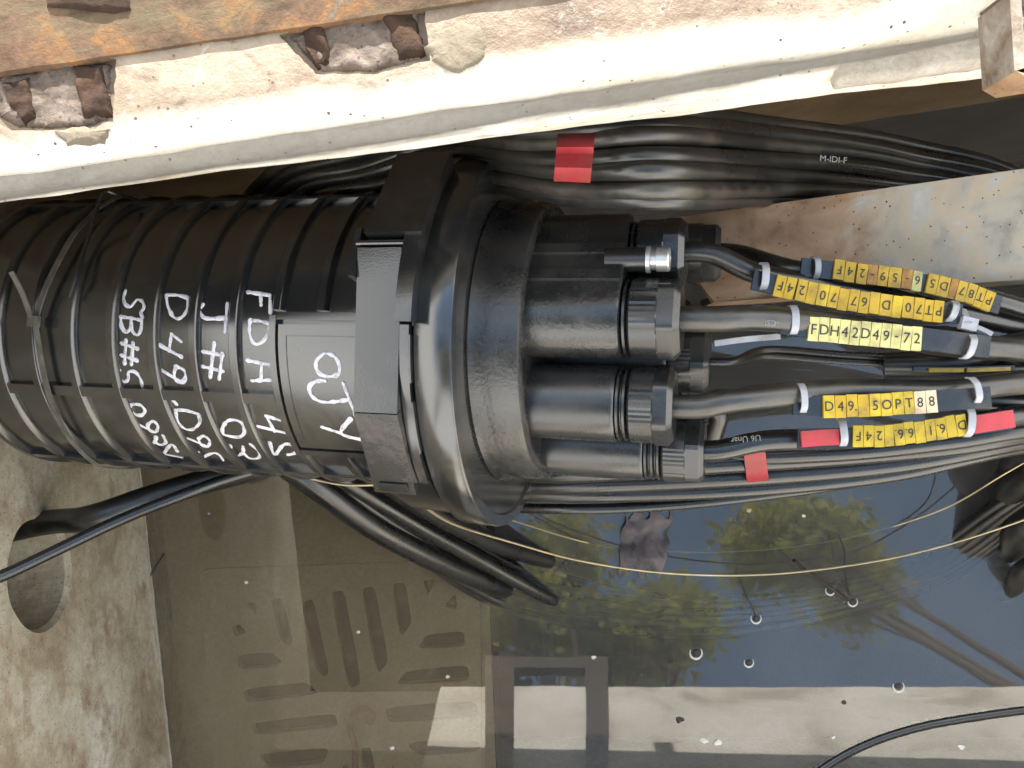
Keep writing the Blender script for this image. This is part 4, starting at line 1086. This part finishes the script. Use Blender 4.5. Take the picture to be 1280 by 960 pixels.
# ---------------------------------------------------------------- marker strips
def marker_strip(label, path_px, z, hpx, tiles, flip, mats, ties, carrier_px, sleeves=(), tilt=0.0, gaps=()):
    """tiles: list of (text, material key, width); text upside down if flip"""
    P = catmull([at(x, y, z) for x, y in path_px], 12)
    seglen = [0]
    for a, c in zip(P, P[1:]): seglen.append(seglen[-1] + (c - a).length)
    tot = seglen[-1]
    def pt(s):
        s = max(0, min(tot, s))
        for i in range(len(P) - 1):
            if seglen[i + 1] >= s:
                t = (s - seglen[i]) / max(seglen[i + 1] - seglen[i], 1e-9)
                return P[i].lerp(P[i + 1], t), (P[i + 1] - P[i]).normalized()
        return P[-1], (P[-1] - P[-2]).normalized()
    hm = hpx * (CAM_Z - z) / FPX
    st = thing('marker_strip', label, 'marker strip', P[0] - Vector((0, 0, .004)), 'cable marker strips')
    up0 = Vector((0, 0, 1))
    # carrier
    b = BM(); C = catmull([at(x, y, z - 0.0032) for x, y in carrier_px], 8); ribbon(b, C, [Vector((0, -tilt, 1))] * len(C), hm * 0.92, 0.0028); obj('carrier', bevel(b, 0.0004, 1), M['carrier'], st)
    W = sum(t[2] for t in tiles); s = 0
    for i, (txt, mk, w) in enumerate(tiles):
        ln = tot * w / W
        if mk is None: s += ln; continue
        c, t = pt(s + ln / 2); up = Vector((random.uniform(-.04, .04), -tilt + random.uniform(-.10, .10), 1)); sd_ = t.cross(up).normalized() ; up = sd_.cross(t).normalized()
        b = BM(); jit = random.uniform(-.0002, .0002)
        box(b, c + up * (0.0004 + jit) + sd_ * random.uniform(-.0004, .0004), t * (ln / 2 - 0.00022), sd_ * hm / 2, up * 0.0014); bevel(b, 0.0005, 2)
        tl = obj('marker', b, M[mk], st)
        if txt.strip():
            ex, ey = (t, -sd_) if not flip else (-t, sd_)
            me = text_mesh(txt.strip(), c + up * (0.0021 + jit), ex, ey, hm * 0.62, 0.95)
            link('character', me, M['ink'], tl)
        s += ln
    for (x0, y0, x1, y1, wpx, kind) in ties:
        b = BM(); zc = z
        a0, a1 = at(x0, y0, zc), at(x1, y1, zc); d = (a1 - a0)
        arc = [a0 - Vector((0, 0, .006)) + d * -0.02, a0 + Vector((0, 0, -.001)), a0.lerp(a1, .25) + Vector((0, 0, .0034)), a0.lerp(a1, .75) + Vector((0, 0, .0034)), a1 + Vector((0, 0, -.001)), a1 - Vector((0, 0, .006)) + d * 0.02]
        arc = catmull(arc, 5); ups = []
        for i in range(len(arc)):
            t = (arc[min(i + 1, len(arc) - 1)] - arc[max(i - 1, 0)]).normalized(); sx = Vector((1, 0, 0)); sx = (sx - t * sx.dot(t)).normalized(); u_ = sx.cross(t); 
            if u_.z < 0 and abs(u_.z) > .2: u_ = -u_
            elif abs(u_.z) <= .2: u_ = u_ if u_.dot(d) * (1 if i > len(arc) / 2 else -1) > 0 else -u_
            ups.append(u_)
        ribbon(b, arc, ups, wpx * (CAM_Z - z) / FPX, 0.0012); obj('cable_tie', b, M[kind], st)
    for pts, hp, mt in sleeves:
        C = catmull([at(x, y, z + 0.0) for x, y in pts], 6); b = BM(); ribbon(b, [p - Vector((0, 0, .001)) for p in C], [up0] * len(C), hp * (CAM_Z - z) / FPX, 0.003); bevel(b, 0.0007, 2); obj('red_sleeve', b, M[mt], st)
    return st
Y_, D_, P_, B_, S_ = 'yellow', 'yellow_deep', 'yellow_pale', 'beige', 'brown_marker'
ZS = 0.516
marker_strip('topmost yellow marker strip, upside down, stained brown in the middle', [(1041, 337), (1090, 344), (1150, 352), (1200, 364), (1240, 378)], 0.505, 25,
             [('F', D_, 1), ('4', D_, 1), ('', None, .12), ('2', D_, 1), ('-', S_, .9), ('9', D_, 1), ('5', D_, 1.2), ('-', S_, 1), ('6', P_, .9), ('', None, .45), ('5', D_, 1), ('D', D_, 1.1), (' ', S_, .7), ('7', D_, .9), ('8', D_, .9), ('T', D_, .8), ('P', D_, .9)],
             True, None, [(1020, 322, 1020, 346, 7, 'tie_white')], [(1000, 334), (1050, 340), (1150, 354), (1248, 382)])
marker_strip('upside-down yellow marker strip ending in PT70, second from the beam', [(968, 356), (1030, 370), (1100, 381), (1178, 390)], 0.52, 27,
             [('F', D_, 1), ('4', D_, 1), ('', None, .12), ('2', D_, 1), (' ', D_, 1), ('0', Y_, 1.1), ('7', D_, 1), (' ', D_, 1), ('7', D_, 1), ('6', D_, 1), (' ', D_, 1), ('D', D_, 1.2), (' ', Y_, 1), ('0', D_, 1.1), ('7', D_, 1), ('T', D_, .9), ('P', D_, 1)],
             True, None, [(956, 330, 954, 360, 9, 'tie_white'), (1194, 378, 1186, 400, 8, 'tie_white')], [(940, 350), (990, 361), (1080, 379), (1200, 393)])
marker_strip('pale yellow marker strip reading FDH42D49-72', [(1010, 411), (1060, 415), (1110, 420), (1151, 424)], 0.526, 30,
             [(c, P_, 1) for c in 'FDH42D49-72'], False, None, [(992, 384, 992, 416, 9, 'tie_white'), (1216, 420, 1208, 446, 8, 'tie_white')], [(975, 404), (1030, 411), (1120, 420), (1235, 434)])
marker_strip('yellow marker strip whose last two markers have bleached beige', [(1028, 508), (1080, 507), (1130, 504), (1170, 501)], 0.518, 28,
             [('D', Y_, 1), ('4', D_, 1), ('9.', D_, 1), (' ', D_, 1), ('5', Y_, 1), ('O', Y_, 1), ('P', Y_, 1), ('T', Y_, .9), ('8', B_, 1), ('8', B_, 1)],
             False, None, [(1002, 482, 1004, 514, 8, 'tie_white'), (1216, 474, 1222, 502, 8, 'tie_white')], [(990, 506), (1060, 508), (1140, 504), (1236, 496)])
marker_strip('lowest yellow marker strip, upside down, between two red sleeves', [(1065, 545), (1110, 544), (1160, 538), (1207, 530)], 0.492, 27,
             [('F', Y_, 1), ('4', Y_, 1), ('2', Y_, 1), (' ', Y_, .9), ('6.', Y_, 1), ('6.', Y_, 1), (' ', Y_, 1), ('1', Y_, 1), ('6.', Y_, 1), (' ', Y_, 1), ('D', Y_, 1)],
             True, None, [(1050, 522, 1054, 556, 9, 'tie_white'), (1212, 510, 1210, 544, 9, 'tie_white')], [(996, 548), (1065, 547), (1150, 540), (1262, 524)],
             sleeves=[([(1001, 549), (1025, 547), (1048, 546)], 20, 'red_sleeve'), ([(1215, 531), (1240, 527), (1266, 523)], 22, 'red_sleeve')])
marker_strip('yellow marker strip lying edge-on between the pale strip and the ten-marker strip', [(1160, 463), (1200, 463), (1262, 461)], 0.485, 5,
             [(' ', D_, 4), ('', None, .3), (' ', D_, 5)], False, None, [], [(1140, 461), (1200, 461), (1266, 459)])

# loose white tie with a long tail at the right
tt_ = thing('cable_tie', 'white nylon cable tie with a free tail beside the PT70 strip', 'cable tie', at(1215, 405, .515))
b = BM(); box(b, at(1210, 405, .521), (0.0052, -.0012, 0), (.001, .0042, 0), (0, 0, .0028)); obj('tie_head', bevel(b, .0006), M['tie_white'], tt_)
b = BM(); C = catmull([at(1203, 386, .512), at(1207, 396, .520), at(1210, 404, .5235)], 6); ribbon(b, C, [Vector((0, .2, 1))] * len(C), .0045, .0012); obj('strap', b, M['tie_white'], tt_)
b = BM(); C = catmull([at(1214, 407, .521), at(1228, 412, .524), at(1240, 418, .527)], 6); ribbon(b, C, [Vector((0, .2, 1))] * len(C), .003, .001); obj('tie_tail', b, M['tie_white'], tt_)
# white strap end sticking out of the gland
b = BM(); C = catmull([at(893, 429, .50), at(930, 424, .505), at(975, 420, .51)], 6); ribbon(b, C, [Vector((0, -.3, 1))] * len(C), .0042, .0012)
tag(obj('strap_end', b, M['tie_white'], None, at(893, 429, .5)), 'pale pointed strap end sticking out of the small rear gland', 'strap')
# jacket print
def print_on(txt, px, py, z, dirpx, size, label, up=1):
    d = (at(px + dirpx[0], py + dirpx[1], z) - at(px, py, z)).normalized(); n = Vector((-d.y, d.x, 0)) * up
    if up < 0: d = d
    me = text_mesh(txt, at(px, py, z), d, n, size, 1.0)
    return me
def jacket_print(txt, px, py, z, dirpx, size, owner):
    d = (at(px + dirpx[0], py + dirpx[1], z) - at(px, py, z)).normalized(); n = Vector((-d.y, d.x, 0))
    me = text_mesh(txt, at(px, py, z), d, n, size)
    o = link('printed_text', me, M['print'], owner); return o
byl = {o.get('label'): o for o in bpy.data.objects if o.get('label')}
jacket_print('U6 Unar', 932, 549, 0.4868, (-10, 1), 0.0062, byl['black cable between red sleeves carrying the lowest yellow strip'])
jacket_print('-CSI', 965, 404, 0.5345, (-10, -1), 0.0055, byl['thick black cable carrying the pale yellow strip'])
jacket_print('M-IDI-F', 1042, 199, 0.568, (10, 1), 0.0055, coil)

# ---------------------------------------------------------------- left cables into the duct, thick tails into the water, wire, cord, debris
hole_in = HC - wn_ * 0.10
cable('duct_cable', [HC - wn_ * .22 + Vector((0, .02, -.02)), HC - wn_ * .02 + wd * (-0.046) + Vector((0, 0, -.02)), at(110, 648, .27), at(200, 618, .25), at(300, 590, .24), at(420, 560, .22), at(560, 560, .22)], 0.0125,
      'wide flat black cable coming out of the duct hole', 'cable_dirty', 'cables from the duct', flat=0.8)
cable('duct_cable', [at(-60, 742, .40), at(2, 720, .38), at(70, 688, .36), at(150, 650, .34), at(230, 618, .325), at(300, 594, .30), at(400, 570, .26), at(520, 560, .23)], 0.0052,
      'thin round black cable crossing in front of the duct hole', 'cable', 'cables from the duct')
tails = [([(330, 560, .20), (400, 610, .175), (470, 660, .13), (550, 702, .07), (612, 728, .015), (660, 742, -.04), (760, 770, -.10)], .0150, 'thickest black cable tail sloping into the water at its outer edge'),
         ([(360, 550, .21), (430, 600, .18), (520, 655, .12), (600, 700, .06), (680, 744, .004), (730, 765, -.05)], .0095, 'second black cable tail sloping into the water'),
         ([(400, 550, .22), (470, 595, .19), (550, 645, .13), (620, 680, .06), (672, 696, .006), (740, 715, -.06)], .0120, 'innermost black cable tail under the flange sloping into the water')]
for pts, r, lb in tails: cable('cable_tail', [at(*p) for p in pts], r, lb, 'cable', 'cable tails in the water')
# ends rising out of the water at the right edge
for i, (pts, r, lb) in enumerate([([(1250, 604, -.03), (1264, 592, .01), (1275, 572, .07), (1330, 540, .14), (1400, 500, .2)], .016, 'uppermost thick black cable leaving the water at the right edge'),
                    ([(1238, 648, -.03), (1254, 636, .01), (1270, 610, .06), (1330, 570, .12), (1420, 520, .18)], .017, 'second thick black cable leaving the water at the right edge'),
                    ([(1247, 692, -.03), (1266, 683, .008), (1275, 660, .05), (1340, 620, .10), (1430, 560, .16)], .017, 'third thick black cable leaving the water at the right edge'),
                    ([(1252, 742, -.02), (1270, 730, .006), (1280, 712, .03), (1340, 680, .07), (1430, 620, .12)], .012, 'lowest black cable leaving the water at the right edge')]):
    cable('cable_end', [at(*p) for p in pts], r, lb, 'cable_dirty', 'cables leaving the water')
cable('steel_wire', [at(380, 596, .335), at(430, 606, .34), at(490, 606, .345), at(505, 612, .33), at(560, 652, .24), at(640, 678, .17), at(730, 702, .11), at(840, 717, .06), at(960, 718, .03), at(1080, 704, .03), at(1180, 682, .06), at(1290, 646, .10), at(1400, 600, .14)], 0.0013,
      'long pale golden wire curving from the flange across the water', 'brass', cat='wire')
cable('steel_wire', [at(560, 620, .16), at(655, 655, .06), at(760, 683, -.012), at(900, 690, -.025), at(1040, 676, -.02), at(1170, 640, .02), at(1260, 590, .08), at(1380, 520, .14)], 0.0011,
      'fainter half-sunken wire running inside the golden wire', 'brass', cat='wire')
cable('sunken_pipe', [at(985, 990, -.003), at(1060, 940, -.003), at(1140, 910, -.003), at(1240, 892, -.003), at(1340, 880, -.003)], 0.0065, 'half-sunken dark pipe curving through the bottom right corner', 'cable', cat='pipe')
cable('cord', [at(442, 1010, -.02), at(444, 940, -.02), at(438, 912, -.018), at(442, 892, -.016), at(455, 886, -.016), at(466, 894, -.018), at(462, 904, -.022)], 0.0042, 'pinkish cord with a curled end lying on the floor grate', 'pink', cat='cord')
cable('twig', [at(992, 700, .03), at(1020, 722, .012), at(1048, 742, .004), at(1068, 757, -.004)], 0.0022, 'thick black twig stub floating among the reflections', 'twig', cat='twig', jitter=0.001)
cable('twig', [at(1048, 668, .02), at(1056, 690, .022), at(1056, 715, .016), at(1062, 745, .0)], 0.0010, 'thin curved twig standing beside the black twig stub', 'twig', cat='twig')
cable('twig', [at(188, 720, .004), at(196, 706, .002), at(205, 692, .003)], 0.0008, 'tiny dark twig by the waterline of the left wall', 'twig', cat='twig')
cable('twig', [at(918, 705, .006), at(930, 735, .004), at(945, 770, .001)], 0.0006, 'hair-thin stalk leaning beside the floating bubbles', 'twig', cat='twig')
# bubbles and crumbs
def blob(name, px, py, r, mat, label, cat, sq=0.6, grp='floating specks'):
    b = BM(); bmesh.ops.create_icosphere(b, subdivisions=2, radius=r)
    for v in b.verts:
        v.co *= 0.62 * (1 + 0.8 * noise.noise(v.co * (1.1 / r) + Vector((px, py, 0)))); v.co.x *= 1.35; v.co.z *= 0.22
        v.co += at(px, py, 0.0005)
    tag(obj(name, b, M[mat], None, at(px, py, 0), 80), label, cat, grp)
def bubble(px, py, r, label):
    o = thing('bubble', label, 'bubble', at(px, py, 0), 'floating bubbles'); b = BM()
    ring = [at(px, py, .001) + Vector((math.cos(t) * r, math.sin(t) * r, 0)) for t in [R(150) + R(250) * k / 24 for k in range(25)]]
    tube(b, ring, r * 0.16, 6, rs=[r * (0.05 + 0.14 * math.sin(math.pi * k / 24) * (1 + .5 * noise.noise(Vector((k * .5, px, 0))))) for k in range(25)]); obj('foam_ring', b, M['foam'], o)
    b = BM(); bmesh.ops.create_icosphere(b, subdivisions=2, radius=r * .62)
    for v in b.verts: v.co.z *= .35; v.co += at(px, py, 0.0005)
    obj('seed', b, M['twig'], o, smooth=80)
for px, py, r, lb in [(870, 816, .0078, 'largest floating bubble in the green reflection'), (945, 773, .0065, 'floating bubble at the foot of the thin stalk'), (936, 828, .006, 'lowest small floating bubble left of the twigs'),
                      (1038, 738, .006, 'floating bubble under the black twig stub'), (1066, 752, .006, 'floating bubble at the end of the black twig stub'), (1123, 858, .007, 'floating bubble at the edge of the bright reflection')]:
    bubble(px, py, r, lb)
for px, py, r, mt, lb in [(1005, 645, .003, 'foam', 'white speck above the black twig'), (936, 638, .004, 'beige', 'tan crumb under the slack cables'), (448, 790, .003, 'foam', 'white speck between the grate slots'), (308, 728, .0028, 'foam', 'white speck above the grate corner'),
                          (850, 900, .006, 'twig', 'upper dark blob in the bright reflection'), (1055, 878, .004, 'twig', 'small dark blob right in the bright reflection'), (880, 926, .006, 'foam', 'white flake left of its twin in the dark lower water'), (897, 928, .006, 'foam', 'white flake right of its twin in the dark lower water'),
                          (1202, 934, .005, 'foam', 'white flake in the bottom right corner'), (261, 642, .002, 'foam', 'tiny white speck below the barrel'), (560, 846, .003, 'foam', 'white speck beside the right grate slots'), (490, 935, .0035, 'foam', 'pale crumb beside the pink cord'),
                          (742, 822, .0035, 'foam', 'white speck on the mirrored frame corner'), (178, 676, .0045, 'foam', 'white crumb on the waterline, upper of two'), (180, 688, .004, 'foam', 'white crumb on the waterline, lower of two'), (1042, 922, .003, 'foam', 'white speck under the bright reflection')]:
    blob('speck', px, py, r, mt, lb, 'speck')
# crumpled film just under the surface
b = BM(); n = 30; gv = []
for i in range(n + 1):
    row = []
    for j in range(n + 1):
        x = 780 + 60 * i / n - 8 * (j / n); y = 640 + 74 * j / n + 9 * math.sin(i * .55)
        p = at(x, y, 0); p.z = 0.0040 + 0.009 * noise.noise(p * 38) + 0.002 * noise.noise(p * 110)
        p.x += .006 * noise.noise(p * 70 + Vector((5, 0, 0))); row.append(b.verts.new(p))
    gv.append(row)
for i in range(n):
    for j in range(n): b.faces.new((gv[i][j], gv[i + 1][j], gv[i + 1][j + 1], gv[i][j + 1]))
bmesh.ops.solidify(b, geom=list(b.faces), thickness=0.0006)
tag(obj('plastic_film', b, M['bag'], None, at(810, 680, -.01), 60), 'crumpled greyish pink plastic film floating below the flange', 'plastic film')
